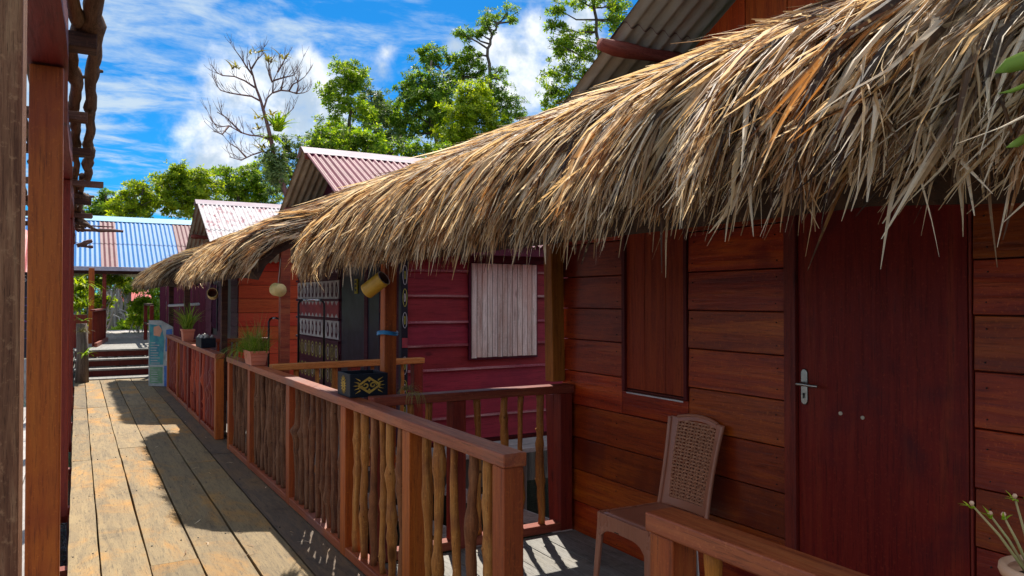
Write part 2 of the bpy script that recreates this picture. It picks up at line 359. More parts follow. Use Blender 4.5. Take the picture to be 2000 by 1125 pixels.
# ------------------------------------------------------------------ mesh helpers
def wloc(o):
    v = Vector((0, 0, 0))
    while o is not None: v += o.location; o = o.parent
    return v
class MB:
    def __init__(s): s.v = []; s.f = []; s.mi = []
    def add(s, vs, fs, mi=0):
        b = len(s.v); s.v.extend([tuple(q) for q in vs])
        for f in fs: s.f.append([b+i for i in f]); s.mi.append(mi)
    def box(s, x0, x1, y0, y1, z0, z1, mi=0):
        s.add([(x0,y0,z0),(x1,y0,z0),(x1,y1,z0),(x0,y1,z0),(x0,y0,z1),(x1,y0,z1),(x1,y1,z1),(x0,y1,z1)],
              [(0,3,2,1),(4,5,6,7),(0,1,5,4),(1,2,6,5),(2,3,7,6),(3,0,4,7)], mi); return s
    def bar(s, a, b, w_, h, up=(0,0,1), w2=None, h2=None, mi=0):
        a, b = Vector(a), Vector(b); d = (b-a).normalized(); up = Vector(up)
        if abs(d.dot(up)) > .98: up = Vector((0, 1, 0))
        sx = d.cross(up).normalized(); sz = sx.cross(d).normalized(); w2 = w2 or w_; h2 = h2 or h
        vs = []
        for q, ww, hh in ((a, w_, h), (b, w2, h2)):
            vs += [q - sx*ww/2 - sz*hh/2, q + sx*ww/2 - sz*hh/2, q + sx*ww/2 + sz*hh/2, q - sx*ww/2 + sz*hh/2]
        s.add(vs, [(0,3,2,1),(4,5,6,7),(0,1,5,4),(1,2,6,5),(2,3,7,6),(3,0,4,7)][0:0] + [(3,2,1,0),(4,5,6,7),(0,1,5,4),(1,2,6,5),(2,3,7,6),(3,0,4,7)], mi); return s
    def tube(s, pts, rad, n=8, cap=True, mi=0):
        pts = [Vector(q) for q in pts]; k = len(pts)
        if not hasattr(rad, '__len__'): rad = [rad]*k
        vs = []; pu = None
        for i in range(k):
            d = (pts[min(i+1, k-1)] - pts[max(i-1, 0)])
            d = d.normalized() if d.length > 1e-9 else Vector((0, 0, 1))
            if pu is None: pu = Vector((1, 0, 0)) if abs(d.x) < .8 else Vector((0, 1, 0))
            u = (pu - d*pu.dot(d)).normalized(); pu = u; v = d.cross(u)
            for j in range(n):
                a = 2*pi*j/n; vs.append(pts[i] + (u*cos(a) + v*sin(a))*rad[i])
        fs = [(i*n+j, i*n+(j+1) % n, (i+1)*n+(j+1) % n, (i+1)*n+j) for i in range(k-1) for j in range(n)]
        if cap: fs += [tuple(range(n-1, -1, -1)), tuple((k-1)*n+j for j in range(n))]
        s.add(vs, fs, mi); return s
    def prism(s, poly, o, u, v, th, mi=0):
        o, u, v = Vector(o), Vector(u), Vector(v); n = u.cross(v).normalized()*th; k = len(poly)
        a = [o + u*p[0] + v*p[1] for p in poly]; b = [q+n for q in a]
        s.add(a+b, [tuple(range(k-1, -1, -1)), tuple(range(k, 2*k))] + [(i, (i+1) % k, k+(i+1) % k, k+i) for i in range(k)], mi); return s
    def ribbon(s, pts, ws, side, mi=0):
        vs = []; side = Vector(side)
        for q, ww in zip(pts, ws): q = Vector(q); vs += [q - side*ww/2, q + side*ww/2]
        s.add(vs, [(2*i, 2*i+1, 2*i+3, 2*i+2) for i in range(len(pts)-1)], mi); return s
    def build(s, name, mats, parent=None, smooth=False, bev=0):
        if not isinstance(mats, (list, tuple)): mats = [mats]
        me = bpy.data.meshes.new(name); V = np.array(s.v, dtype=float)
        if parent is not None: off = np.array(wloc(parent))
        else: off = np.array([(V[:,0].min()+V[:,0].max())/2, (V[:,1].min()+V[:,1].max())/2, V[:,2].min()])
        me.from_pydata((V-off).tolist(), [], s.f)
        for q in mats: me.materials.append(M[q] if isinstance(q, str) else q)
        if len(mats) > 1: me.polygons.foreach_set('material_index', s.mi)
        if smooth: me.polygons.foreach_set('use_smooth', [True]*len(me.polygons))
        me.update()
        o = bpy.data.objects.new(name, me); COL.objects.link(o)
        if parent is not None: o.parent = parent
        else: o.location = off.tolist()
        if bev:
            b = o.modifiers.new('bevel', 'BEVEL'); b.width = bev; b.segments = 2; b.limit_method = 'ANGLE'; b.angle_limit = R(35)
        return o
def tag(o, label=None, cat=None, group=None, kind=None):
    if label: o['label'] = label
    if cat: o['category'] = cat
    if group: o['group'] = group
    if kind: o['kind'] = kind
    return o
def empty(name, loc, label=None, cat=None, group=None):
    o = bpy.data.objects.new(name, None); COL.objects.link(o); o.location = loc; o.empty_display_size = .1
    return tag(o, label, cat, group)
def B(name, mat, parent, x0, x1, y0, y1, z0, z1, bev=.004, label=None):
    o = MB().box(x0, x1, y0, y1, z0, z1).build(name, mat, parent, bev=bev)
    if label: o['label'] = label
    return o
def tup(v, *d): return (v[0]+d[0], v[1]+d[1], v[2]+d[2])

def rough_pole(a, b, r, wob=.015, n=10, seg=12, knots=3, seed=0):
    rr = random.Random(seed); a, b = Vector(a), Vector(b); d = b-a; L = d.length; d.normalize()
    u = d.orthogonal().normalized(); v = d.cross(u); mb = MB(); pts = []; rad = []
    ph = [rr.uniform(0, 6.3) for _ in range(4)]; ks = [rr.uniform(.1, .9) for _ in range(knots)]
    for i in range(seg+1):
        t_ = i/seg; env = sin(pi*min(max(t_, 0), 1))**.4 if 0 < t_ < 1 else 0
        o = u*(sin(ph[0]+t_*L*5)*wob+sin(ph[2]+t_*L*13)*wob*.4)*env + v*(sin(ph[1]+t_*L*6)*wob+rr.uniform(-1, 1)*wob*.25)*env
        q = r*(1+.12*sin(ph[3]+t_*9)+rr.uniform(-.07, .07))
        for k in ks:
            if abs(t_-k) < .6/seg: q *= 1.25
        pts.append(a+d*(t_*L)+o); rad.append(q)
    mb.tube(pts, rad, n)
    for k in ks:
        i = min(int(k*seg+.5), seg); w_ = (u*rr.uniform(-1, 1)+v*rr.uniform(-1, 1)).normalized()
        mb.tube([pts[i], pts[i]+w_*r*1.45+d*r*.3], [r*.42, r*.25], 6)
    return mb

# ------------------------------------------------------------------ water and mud
MB().add([(-900,-900,-1.25),(900,-900,-1.25),(900,900,-1.25),(-900,900,-1.25)], [(0,1,2,3)]) 
wt = MB(); wt.add([(-900,-900,-1.1),(900,-900,-1.1),(900,900,-1.1),(-900,900,-1.1)], [(0,1,2,3)])
tag(wt.build('water', 'water'), kind='structure')
md = MB(); nx, ny = 40, 24
gx = np.linspace(-70, 90, nx); gy = np.linspace(23.5, 130, ny)
vs = [(x+random.uniform(-1, 1), y+(random.uniform(-1, 1)*1.2), -1.14+.42*min(1, max(0, (y-23.5)/3))+random.uniform(-.06, .06)) for y in gy for x in gx]
md.add(vs, [(j*nx+i, j*nx+i+1, (j+1)*nx+i+1, (j+1)*nx+i) for j in range(ny-1) for i in range(nx-1)])
tag(md.build('mud_bank', 'mud', smooth=True), kind='structure')

# ------------------------------------------------------------------ walkway
EDG = [-.047, .125, .375, .64, .905, 1.17, 1.455]
rows = [[-3, 1.2, 8.4, 12.4, 16.62], [-3, 2.0, 8.35, 12.45, 16.62], [-3, 4.9, 8.9, 12.4, 16.62],
        [-3, 3.4, 12.42, 16.62], [-3, 1.0, 7.75, 12.4, 16.62], [-3, 3.95, 8.1, 12.45, 16.62]]
mb = MB()
for i, ys in enumerate(rows):
    x0, x1 = EDG[i], EDG[i+1]
    if i == 0: rows_mi = 0
    for y0, y1 in zip(ys[:-1], ys[1:]):
        g = random.uniform(.003, .009); dz = random.uniform(-.003, .003); a, b = x0+g, x1-g
        if i == 5 and y1 < 4.2: a += .045
        n = max(2, int((y1-y0)/.35)); top = []; vs = []
        for k in range(n+1):
            y = y0+.004+(y1-y0-.008)*k/n
            j1 = random.uniform(-.003, .003); j2 = random.uniform(-.003, .003)
            vs += [(a+j1, y, dz), (b+j2, y, dz), (b+j2, y, dz-.045), (a+j1, y, dz-.045)]
        fs = [(0,1,2,3)[::1], tuple(4*n+q for q in (3,2,1,0))]
        for k in range(n):
            for q in range(4): fs.append((4*k+q, 4*k+4+q, 4*k+4+(q+1) % 4, 4*k+(q+1) % 4))
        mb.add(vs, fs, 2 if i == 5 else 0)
for y in np.arange(-2.45, 16.6, 1.55):
    for i in range(6):
        for f in (.16, .84):
            x = EDG[i]+(EDG[i+1]-EDG[i])*f+random.uniform(-.012, .012); yy = y+random.uniform(-.02, .02); mb.box(x-.0045, x+.0045, yy-.0045, yy+.0045, -.01, .0042, 1)
tag(mb.build('walkway', ['walk', 'keyhole', 'walk_dark'], bev=.002), kind='structure')
mb = MB()                                                            # bearers and piles under the walkway
for y in np.arange(-2.5, 17, 1.55):
    mb.box(-.2, 1.5, y, y+.09, -.17, -.06)
    for x in (0, 1.35): mb.tube([(x, y-.06, -1.5), (x, y-.06, -.1)], .06, 8)
tag(mb.build('walkway_supports', 'post_red'), kind='structure')
B('walkway_edge', 'walk_yellow', None, -.095, -.053, -3, 3.3, -.06, .014)['kind'] = 'structure'
# steps up to the pavilion
mb = MB(); st = MB()
mb.box(-.05, 1.32, 16.64, 17.15, -.05, .02)
for k in range(3):
    y = 17.15+.36*k
    mb.box(-.05, 1.32, y, y+.39, .17*(k+1)-.035, .17*(k+1)); st.box(-.04, 1.31, y+.025, y+.06, .17*k+.022, .17*(k+1)-.037)
o = mb.build('steps', 'porch', bev=.004); o['kind'] = 'structure'
r_ = MB(); r_.v = st.v; r_.f = st.f; r_.mi = st.mi; r_.build('riser', 'trim', o)
mb = MB()
for i in range(17):
    y = 18.3+.27*i; mb.box(-1.6, 2.2, y, y+.262, .46, .505)
tag(mb.build('pavilion_deck', 'porch', bev=.003), kind='structure')
mb = MB()
for i in range(7):
    x = .1+.27*i; mb.box(x, x+.262, 22.9, 28.4, .5, .535)
tag(mb.build('sunlit_path', 'sidedeck', bev=.003), kind='structure')
# porches and side deck
def planks_y(name, x0, x1, y0, y1, z, mat, wd=.17):
    mb = MB(); x = x0
    while x < x1-.02:
        b = min(x+wd, x1); mb.box(x+.003, b-.003, y0, y1, z-.035, z+random.uniform(-.002, .002)); x = b
    return tag(mb.build(name, mat, bev=.002), kind='structure')
planks_y('porch_deck', 1.46, 2.93, .3, 4.26, -.004, 'porch')
planks_y('porch_deck', 1.52, 2.93, 6.78, 12.3, -.004, 'porch')
planks_y('porch_deck', 1.52, 2.55, 14.2, 18.2, -.004, 'porch')
planks_y('side_deck', -3.6, -.17, 1.9, 13.2, -.03, 'sidedeck', .2)
# grey landing and braces in the gap between the two cabins
tr = empty('plank_landing', (3.3, 6.9, -1.1), 'grey plank landing with slanting braces over the water between the two cabins', 'landing')
mb = MB()
for i in range(2): mb.box(1.7, 7.5, 6.86+.27*i, 6.86+.27*i+.255, -.06, -.015)
mb.build('landing_plank', 'greyplank', tr, bev=.003)
for (a, b) in (((3.0, 6.5, -.22), (4.6, 6.4, -.92)), ((2.2, 6.6, -.22), (3.4, 6.5, -.85)), ((4.1, 6.2, -.35), (5.1, 6.4, -1.05))):
    MB().bar(a, b, .03, .12).build('brace', 'greyplank', tr, bev=.003)
MB().bar((2.6, 5.6, -.95), (5.6, 6.1, -.80), .16, .04).build('low_plank', 'greyplank', tr, bev=.003)
for x in (1.9, 3.4, 4.9): MB().tube([(x, 7.0, -1.6), (x, 7.0, -.065)], .06, 10).build('pile', 'bark', tr)

# ------------------------------------------------------------------ railings
def railing(name, label, a, b, posts, sticks, zc, stickmats, postmat, capmat, capw=.105, foot=.055, postw=.095, group=None, stick_r=.0205, seed=1):
    """posts: distances along a-b; sticks: number between consecutive posts"""
    a, b = Vector(a), Vector(b); d = (b-a).normalized(); rr = random.Random(seed)
    root = empty(name, ((a+b)/2)[:2]+(0,) if False else ((a.x+b.x)/2, (a.y+b.y)/2, 0), label, 'railing', group)
    ex = d*(postw/2+.012)
    MB().bar(a-ex+Vector((0,0,zc-.027)), b+ex+Vector((0,0,zc-.027)), capw, .054).build('handrail', capmat, root, bev=.006)
    MB().bar(a+Vector((0,0,foot/2+.004)), b+Vector((0,0,foot/2+.004)), .085, foot).build('bottom_rail', capmat, root, bev=.004)
    for t_ in posts:
        q = a+d*t_
        MB().bar(q+Vector((0,0,.002)), q+Vector((0,0,zc-.056)), postw*.93, postw, up=d).build('post', postmat[rr.randrange(len(postmat))], root, bev=.004)
    k = 0
    for si, ((p0, p1), n) in enumerate(zip(zip(posts[:-1], posts[1:]), sticks)):
        for i in range(n):
            t_ = p0+(p1-p0)*(i+1)/(n+1)+rr.uniform(-.02, .02); q = a+d*t_
            q2 = q+d*rr.uniform(-.02, .02)
            sm_l = stickmats[len(stickmats)-1 if si >= len(stickmats) else si] if isinstance(stickmats[0], list) else stickmats
            mt = sm_l[rr.randrange(len(sm_l))]
            r = stick_r*rr.uniform(.82, 1.3)
            rough_pole(q+Vector((0,0,foot+.003)), q2+Vector((0,0,zc-.05)), r, .007, 9, 18, rr.randrange(2, 5), seed*100+k).build('baluster', mt, root, smooth=True); k += 1
    return root
railing('porch_railing', 'long oiled railing of knotty stick balusters with the black box on its handrail', (1.47, 2.60, 0), (1.40, 8.28, 0),
        [0, .93, 1.92, 3.25, 4.67, 5.68], [5, 6, 9, 9, 6], .955, [['stick', 'stick', 'stick', 'stick', 'stick', 'stick', 'stick_dark', 'stick_dark', 'stick_grey'], ['stick', 'stick', 'stick_dark'], ['stick_bark']], ['post_brown', 'post_brown', 'post_orange'], 'rail_y', seed=3)
railing('porch_railing', 'railing running out of the lower right corner in front of the chair and the door', (1.45, .05, 0), (1.45, 1.625, 0),
        [0, .8, 1.575], [4, 4], .95, ['post_gold', 'stick'], ['post_brown'], 'rail_y', seed=8)
railing('porch_railing', 'dark cross railing over the water between the black box and the wooden cabin wall', (1.56, 4.30, 0), (2.86, 4.30, 0),
        [.0, .50, 1.30], [2, 4], .975, ['stick', 'stick_dark', 'stick_dark'], ['post_red'], 'rail_x', seed=5)
railing('porch_railing', 'far red brown railing with closely set slats beside the leaning poster', (1.37, 8.95, 0), (1.37, 14.2, 0),
        [0, 1.2, 2.4, 3.7, 5.2], [6, 6, 6, 6], .95, ['stick_red', 'post_red'], ['post_orange', 'post_red'], 'rail_y', seed=6, stick_r=.028)
railing('porch_railing', 'golden topped cross railing before the carved dark house front', (1.52, 6.78, 0), (2.86, 6.85, 0),
        [0, .7, 1.34], [3, 3], .985, ['stick', 'stick_dark'], ['post_red'], 'rail_gold', seed=7)
railing('porch_railing', 'small cross railing below the orange red wall', (1.45, 12.3, 0), (2.55, 12.3, 0),
        [0, .55, 1.1], [3, 3], .95, ['stick_red'], ['post_red'], 'rail_x', seed=9)
root = empty('cable', (1.5, 1.52, 0), 'thin grey cable hanging behind the lower right railing post', 'cable')
MB().tube([(1.51, 1.60, .89), (1.515, 1.58, .6), (1.51, 1.59, .3), (1.52, 1.57, .02)], .004, 6).build('cord', 'bone', root)

# ------------------------------------------------------------------ huts
PITCHR = .52
def corr(mb, x0, x1, yr, zr, ye, mats_u, pitch=.086, amp=.015, slope=PITCHR, rows=2, top=0, lift=0):
    """corrugated sheets from the ridge (yr, zr) down to y = ye; mats_u(u) -> material index; underside index 1"""
    L = abs(ye-yr); sg = 1 if ye > yr else -1; nu = int((x1-x0)/pitch*6)
    cut = [0]+[L*k/rows for k in range(1, rows)]+[L]
    for r in range(rows):
        a, b = cut[r], cut[r+1]+(.12 if r < rows-1 else 0)
        off = lift+.010*(rows-1-r)
        for side in (0, 1):
            vs = []; fs = []; mi = []
            for i in range(nu+1):
                x = x0+(x1-x0)*i/nu; h = amp*sin(2*pi*(x-x0)/pitch)+off-(.004 if side else 0)
                for s_ in (a, b):
                    vs.append((x, yr+sg*s_, zr-slope*s_+h))
            base = len(mb.v); mb.v.extend(vs)
            for i in range(nu):
                f = [base+2*i, base+2*i+1, base+2*i+3, base+2*i+2]
                if (sg > 0) != (side == 1): f = f[::-1]
                mb.f.append(f); mb.mi.append(1 if side else mats_u(x0+(x1-x0)*(i+.5)/nu))
    return mb
def split(a0, a1, holes):
    segs = [(a0, a1)]
    for h0, h1 in holes:
        out = []
        for s0, s1 in segs:
            if h1 <= s0 or h0 >= s1: out.append((s0, s1)); continue
            if s0 < h0: out.append((s0, h0))
            if h1 < s1: out.append((h1, s1))
        segs = out
    return segs
def boards(mb, plane, c, a0, a1, zs, holes=(), th=.024, out=-1, jit=.004, lean=.006, butt=()):
    """horizontal boards in the plane x=c ('X') or y=c ('Y') between a0 and a1; holes: (a0,a1,z0,z1)"""
    for z0, z1 in zip(zs[:-1], zs[1:]):
        hs = [(h[0], h[1]) for h in holes if not (z1 <= h[2]+.01 or z0 >= h[3]-.01)]
        for s0, s1 in split(a0, a1, hs):
            cuts = [s0]+[q for q in butt if s0+.2 < q < s1-.2]+[s1]
            for q0, q1 in zip(cuts[:-1], cuts[1:]):
                j = random.uniform(0, jit); g = .004
                f0 = c+out*(j+lean); f1 = c+out*j; bk = c-out*th
                if plane == 'X':
                    vs = [(f0,q0+.002,z0+g),(f0,q1-.002,z0+g),(f1,q1-.002,z1-.002),(f1,q0+.002,z1-.002),(bk,q0+.002,z0+g),(bk,q1-.002,z0+g),(bk,q1-.002,z1-.002),(bk,q0+.002,z1-.002)]
                else:
                    vs = [(q0+.002,f0,z0+g),(q1-.002,f0,z0+g),(q1-.002,f1,z1-.002),(q0+.002,f1,z1-.002),(q0+.002,bk,z0+g),(q1-.002,bk,z0+g),(q1-.002,bk,z1-.002),(q0+.002,bk,z1-.002)]
                mb.add(vs, [(0,1,2,3),(7,6,5,4),(0,4,5,1),(1,5,6,2),(2,6,7,3),(3,7,4,0)])
    return mb
def gable(mb, x, yc, zr, zw, half, wd=.2, th=.022):
    y = yc-half
    while y < yc+half-.01:
        y1 = min(y+wd, yc+half); cuts = [y, yc, y1] if y < yc < y1 else [y, y1]
        tops = [zr-.06-PITCHR*abs(q-yc) for q in cuts]
        n = len(cuts); g = .003
        pts = [(cuts[0]+g, zw)] + [(cuts[-1]-g, zw)] + [(min(max(q, cuts[0]+g), cuts[-1]-g), t_) for q, t_ in zip(cuts[::-1], tops[::-1])]
        if tops[0] > zw and tops[-1] > zw: mb.prism(pts, (x-random.uniform(0, .003), 0, 0), (0, 1, 0), (0, 0, 1), th)
        y = y1
    return mb
def stilts(root, x0, x1, y0, y1, mat='bark'):
    for x in (x0+.1, (x0+x1)/2, x1-.1):
        for y in (y0+.15, (y0+y1)/2, y1-.15):
            MB().tube([(x, y, -1.6), (x, y, -.04)], .07, 10).build('stilt', mat, root, smooth=True)
def ridge_cap(root, x0, x1, yc, zr, mat, wd=.2):
    mb = MB(); n = 30; vs = []; fs = []
    for i in range(n+1):
        x = x0+(x1-x0)*i/n; j = random.uniform(-.004, .004)
        vs += [(x, yc-wd, zr-wd*PITCHR+.024+j), (x, yc-.03, zr+.028), (x, yc+.03, zr+.028), (x, yc+wd, zr-wd*PITCHR+.024+j)]
    for i in range(n):
        for q in range(3): fs.append((4*i+q, 4*i+4+q, 4*i+5+q, 4*i+1+q))
    mb.add(vs, fs); o = mb.build('ridge_cap', mat, root); sm = o.modifiers.new('thickness', 'SOLIDIFY'); sm.thickness = .004
    return o

# --- the wooden cabin beside us
XW = 2.94; Yc = 2.27; ZR = 3.42
cab = empty('wooden_cabin', (4.4, Yc, 0), 'varnished red brown board cabin at the right with a closed shutter and plain door', 'cabin')
zs = [-.02, .19, .405, .62, .84, 1.065, 1.28, 1.49, 1.70, 1.92, 2.14, 2.36]
mb = boards(MB(), 'X', XW, .12, 4.42, zs, [(1.62, 2.50, -.1, 2.14), (3.16, 3.75, .99, 2.03)], butt=(3.75,) if False else ())
mb.box(XW-.006, XW+.022, 3.162, 3.748, .845, .985)
for z in zs[:-1]:
    for yy in (4.30, 3.80, 3.12, 2.55, 1.57):
        for dz in (.045, .16):
            a = yy+random.uniform(-.01, .01); c = z+dz+random.uniform(-.01, .01); mb.box(XW-.0125, XW-.004, a-.003, a+.003, c-.003, c+.003, 1)
mb.build('wall', ['cabin', 'keyhole'], cab, bev=.003)
mb = MB(); mb.box(XW+.03, XW+.05, .12, 4.40, -.02, 2.4); mb.build('backing_sheet', 'trim', cab)
mb = boards(MB(), 'Y', 4.40, XW+.06, 6.1, zs, out=1); mb.build('wall', 'cabin', cab, bev=.003)
mb = boards(MB(), 'Y', .13, XW+.06, 6.1, zs, out=-1); mb.build('wall', 'cabin', cab, bev=.003)
mb = gable(MB(), XW-.012, Yc, ZR, 2.37, 2.14, .26); mb.build('gable', 'cabin_gable', cab, bev=.002)
# shutter: recessed boarded panel in a trim
sh = MB()
for i in range(3): sh.box(XW+.006, XW+.028, 3.175+i*.186, 3.175+i*.186+.183, 1.005, 2.02)
sh = sh.build('window_shutter', 'shutter_red', cab, bev=.002)
MB().box(XW-.016, XW+.02, 3.165, 3.19, .99, 2.03).box(XW-.014, XW+.02, 3.715, 3.745, .99, 2.03).box(XW-.012, XW+.02, 3.19, 3.715, 2.01, 2.13).box(XW+.002, XW+.02, 3.19, 3.715, .988, 1.0).build('window_frame', 'trim', cab, bev=.002)
B('window_sill', 'bone', cab, XW-.012, XW+.012, 3.20, 3.70, .975, .984, .001)
# door
dr = B('door', 'door', cab, XW-.006, XW+.03, 1.64, 2.42, .01, 2.10, .002)
mb = MB(); mb.box(XW-.026, XW+.02, 2.424, 2.452, 0, 2.14).box(XW-.016, XW+.02, 2.453, 2.498, 0, 2.14).box(XW-.008, XW+.02, 1.625, 1.636, 0, 2.14).box(XW-.028, XW+.02, 1.637, 2.423, 2.103, 2.14)
mb.build('door_frame', 'post_red', cab, bev=.004)
hd = MB(); pl = [(-.02, -.075)]
pl = [(.021*cos(a), .065+.021*sin(a)) for a in np.linspace(0, pi, 9)] + [(.021*cos(a), -.065+.021*sin(a)) for a in np.linspace(pi, 2*pi, 9)]
hd.prism(pl, (XW-.006, 2.385, 1.145), (0, -1, 0), (0, 0, 1), -.006)
hd.prism([(q[0]*.82, q[1]*.95) for q in pl], (XW-.012, 2.385, 1.145), (0, -1, 0), (0, 0, 1), -.003)
hd.tube([(XW-.012, 2.388, 1.160), (XW-.05, 2.388, 1.160)], .009, 10); hd.tube([(XW-.05, 2.394, 1.160), (XW-.053, 2.36, 1.161), (XW-.050, 2.31, 1.158), (XW-.045, 2.285, 1.158)], [.009, .0085, .0075, .007], 10)
hd = hd.build('door_handle', 'steel', dr, bev=.0015)
MB().tube([(XW-.0155, 2.386, 1.112), (XW-.0175, 2.386, 1.112)], .005, 8).box(XW-.0175, XW-.0155, 2.3835, 2.3885, 1.092, 1.112).build('keyhole', 'keyhole', hd)
for (yy, zz) in ((2.194, 1.046), (2.085, 1.042)):
    MB().tube([(XW-.0065, yy, zz), (XW-.011, yy, zz), (XW-.0125, yy, zz)], [.0085, .0085, .005], 12).build('screw_cap', 'screwcap', dr)
MB().bar((XW-.045, 4.40, 0), (XW-.06, 4.425, .90), .10, .10).build('corner_post', 'post_red', cab, bev=.005)
MB().bar((XW-.06, 4.425, .985), (XW-.075, 4.44, 2.5), .10, .10).build('corner_post', 'post_gold', cab, bev=.005, )
mb = corr(MB(), 2.45, 6.4, Yc, ZR, Yc+2.55, lambda u: 0, rows=3); corr(mb, 2.45, 6.4, Yc, ZR, Yc-2.55, lambda u: 0, rows=3)
mb.build('roof', ['roof_rose', 'roof_grey'], cab, smooth=True)
ridge_cap(cab, 2.42, 6.42, Yc, ZR, 'ridge_pale')
rough_pole((2.36, 3.19, 2.885), (3.1, 3.24, 2.90), .036, .006, 10, 8, 1, 5).build('purlin', 'log_red', cab, smooth=True)
for yy, zz in ((1.3, 2.84), (2.27, 3.3)): rough_pole((2.45, yy, zz), (3.2, yy, zz), .036, .006, 10, 8, 1, 6).build('purlin', 'log_red', cab, smooth=True)
stilts(cab, 3.0, 6.0, .2, 4.3)

# --- maroon house
def hut(root, Y0, Y1, Xw, Xf, zr, roofmats, ridge, gmat, wallmat, X1=6.4, facewall=True):
    yc = (Y0+Y1)/2; half = (Y1-Y0)/2
    mb = corr(MB(), Xf, X1, yc, zr, yc-half-.38, lambda u: 0, rows=2); corr(mb, Xf, X1, yc, zr, yc+half+.38, lambda u: 0, rows=2)
    mb.build('roof', roofmats, root, smooth=True)
    ridge_cap(root, Xf-.03, X1+.03, yc, zr, ridge)
    gable(MB(), Xw-.012, yc, zr, 2.3, half-.02, .24).build('gable', gmat, root, bev=.002)
    rough_pole((Xf+.03, yc+1.1, zr-.66), (Xw+.1, yc+1.1, zr-.66), .04, .006, 8, 6, 1, 9).build('purlin', 'log_red', root, smooth=True)
    rough_pole((Xf+.03, yc, zr-.08), (Xw+.1, yc, zr-.08), .04, .006, 8, 6, 1, 9).build('purlin', 'log_red', root, smooth=True)
    stilts(root, Xw, X1-.4, Y0, Y1)
pur = empty('maroon_house', (4.4, 9.6, 0), 'maroon board house with a white slatted shutter and rose corrugated roof', 'house')
B('floor', 'trim', pur, 2.97, 6.1, 7.50, 11.7, -.12, .0)
for yy in (9.55, 11.62):
    mb = MB(); x = 1.6
    while x < 6.9: mb.box(x, x+.165, yy, yy+.02, -1.3+random.uniform(0, .03), -.125); x += .168
    mb.build('base_board', 'bark', pur)  # boards added under the house to block the bright water beyond
hut(pur, 7.45, 11.75, XW, 2.45, 3.45, ['roof_rose', 'roof_tan'], 'ridge_pale', 'purple_dark', 'purple')
zs = [.02, .28, .54, .80, 1.06, 1.31, 1.59, 1.86, 2.12, 2.3]
boards(MB(), 'Y', 7.45, XW+.05, 6.1, zs, th=.02, lean=.018, jit=.004).build('wall', 'purple', pur, bev=.003)
mb = MB()
for z in zs[1:-1]: mb.box(XW+.05, 6.1, 7.45-.036, 7.45-.001, z-.016, z+.010)
mb.build('wall_batten', 'purple_lip', pur, bev=.003)
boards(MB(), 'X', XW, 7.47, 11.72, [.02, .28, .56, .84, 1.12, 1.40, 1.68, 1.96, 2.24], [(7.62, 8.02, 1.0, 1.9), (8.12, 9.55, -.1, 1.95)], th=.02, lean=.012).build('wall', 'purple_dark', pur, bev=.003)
MB().box(XW+.025, XW+.04, 7.47, 11.72, 0, 2.3).box(XW+.05, 6.1, 7.48, 7.495, 0, 2.3).build('backing_sheet', 'purple_dark', pur)  # added backing, keeps light from showing between the boards
B('corner_board', 'navy', pur, XW-.03, XW+.045, 7.40, 7.47, .02, 2.25)
# carved, painted strip on the corner
cs = B('carved_strip', 'blackbox', pur, XW-.028, XW+.040, 7.385, 7.398, .05, 2.1, .001)
mb = MB()
def ring(mb, o, u, v, rx, ry, w_, th, n=14, mi=0, a0=0, a1=2*pi):
    ps = []
    for k in range(n+1):
        a = a0+(a1-a0)*k/n; ps.append((rx*cos(a), ry*sin(a)))
    for k in range(n):
        p0, p1 = ps[k], ps[k+1]; q0 = (p0[0]*(1-w_/rx), p0[1]*(1-w_/ry)); q1 = (p1[0]*(1-w_/rx), p1[1]*(1-w_/ry))
        mb.prism([p0, p1, q1, q0], o, u, v, th, mi)
for k in range(9):
    z = .16+.235*k
    if k in (4,): mb.box(XW-.024, XW+.036, 7.379, 7.384, z-.05, z+.05, 2); continue
    ring(mb, (XW+.006, 7.384, z), (1, 0, 0), (0, 0, 1), .026, .095+.012*sin(k*2.1), .006, .004, 14, 3 if k % 2 else 1)
    ring(mb, (XW+.006, 7.384, z), (1, 0, 0), (0, 0, 1), .011, .045, .006, .004, 10, 1 if k % 2 else 0)
mb.build('ornament', ['bone', 'olive', 'bandred', 'concrete'], cs)
# white slatted shutter
mb = MB(); n = 13
for i in range(n):
    x = 3.72+.83*i/n; mb.box(x+.0035, x+.83/n-.0035, 7.375-random.uniform(0, .002), 7.395, .915+random.uniform(-.006, .006), 1.945)
sh = mb.build('window_shutter', 'white_shutter', pur, bev=.002)
B('window_head', 'purple_dark', pur, 3.62, 4.7, 7.395, 7.43, 1.955, 2.10)
B('window_frame', 'purple_dark', pur, 3.70, 4.575, 7.396, 7.428, .89, 1.95)
# front door leaf, window, carved bands
dk = B('door', 'navy', pur, XW-.004, XW+.02, 8.14, 9.53, .02, 2.04)
B('door_panel', 'purple_dark', dk, XW-.014, XW-.006, 8.5, 8.62, .02, 2.0)
B('name_tag', 'yellowtag', dk, XW-.02, XW-.007, 8.86, 8.96, 1.62, 1.80, .002)
mb = MB()
for k in range(3): mb.box(XW-.0235, XW-.0205, 8.885, 8.935, 1.65+.05*k, 1.68+.05*k)
mb.build('tag_print', 'navy', dk)
wn = B('window', 'glass', pur, XW-.004, XW+.01, 7.64, 8.00, 1.02, 1.88, .001)
MB().box(XW-.022, XW-.002, 7.60, 7.64, .98, 1.92).box(XW-.022, XW-.002, 8.0, 8.04, .98, 1.92).box(XW-.022, XW-.002, 7.64, 8.0, 1.88, 1.92).box(XW-.022, XW-.002, 7.64, 8.0, .98, 1.02).build('window_frame', 'navy', wn, bev=.003)
B('curtain', 'curtain', wn, XW-.009, XW-.005, 7.78, 7.88, 1.3, 1.86, .001)
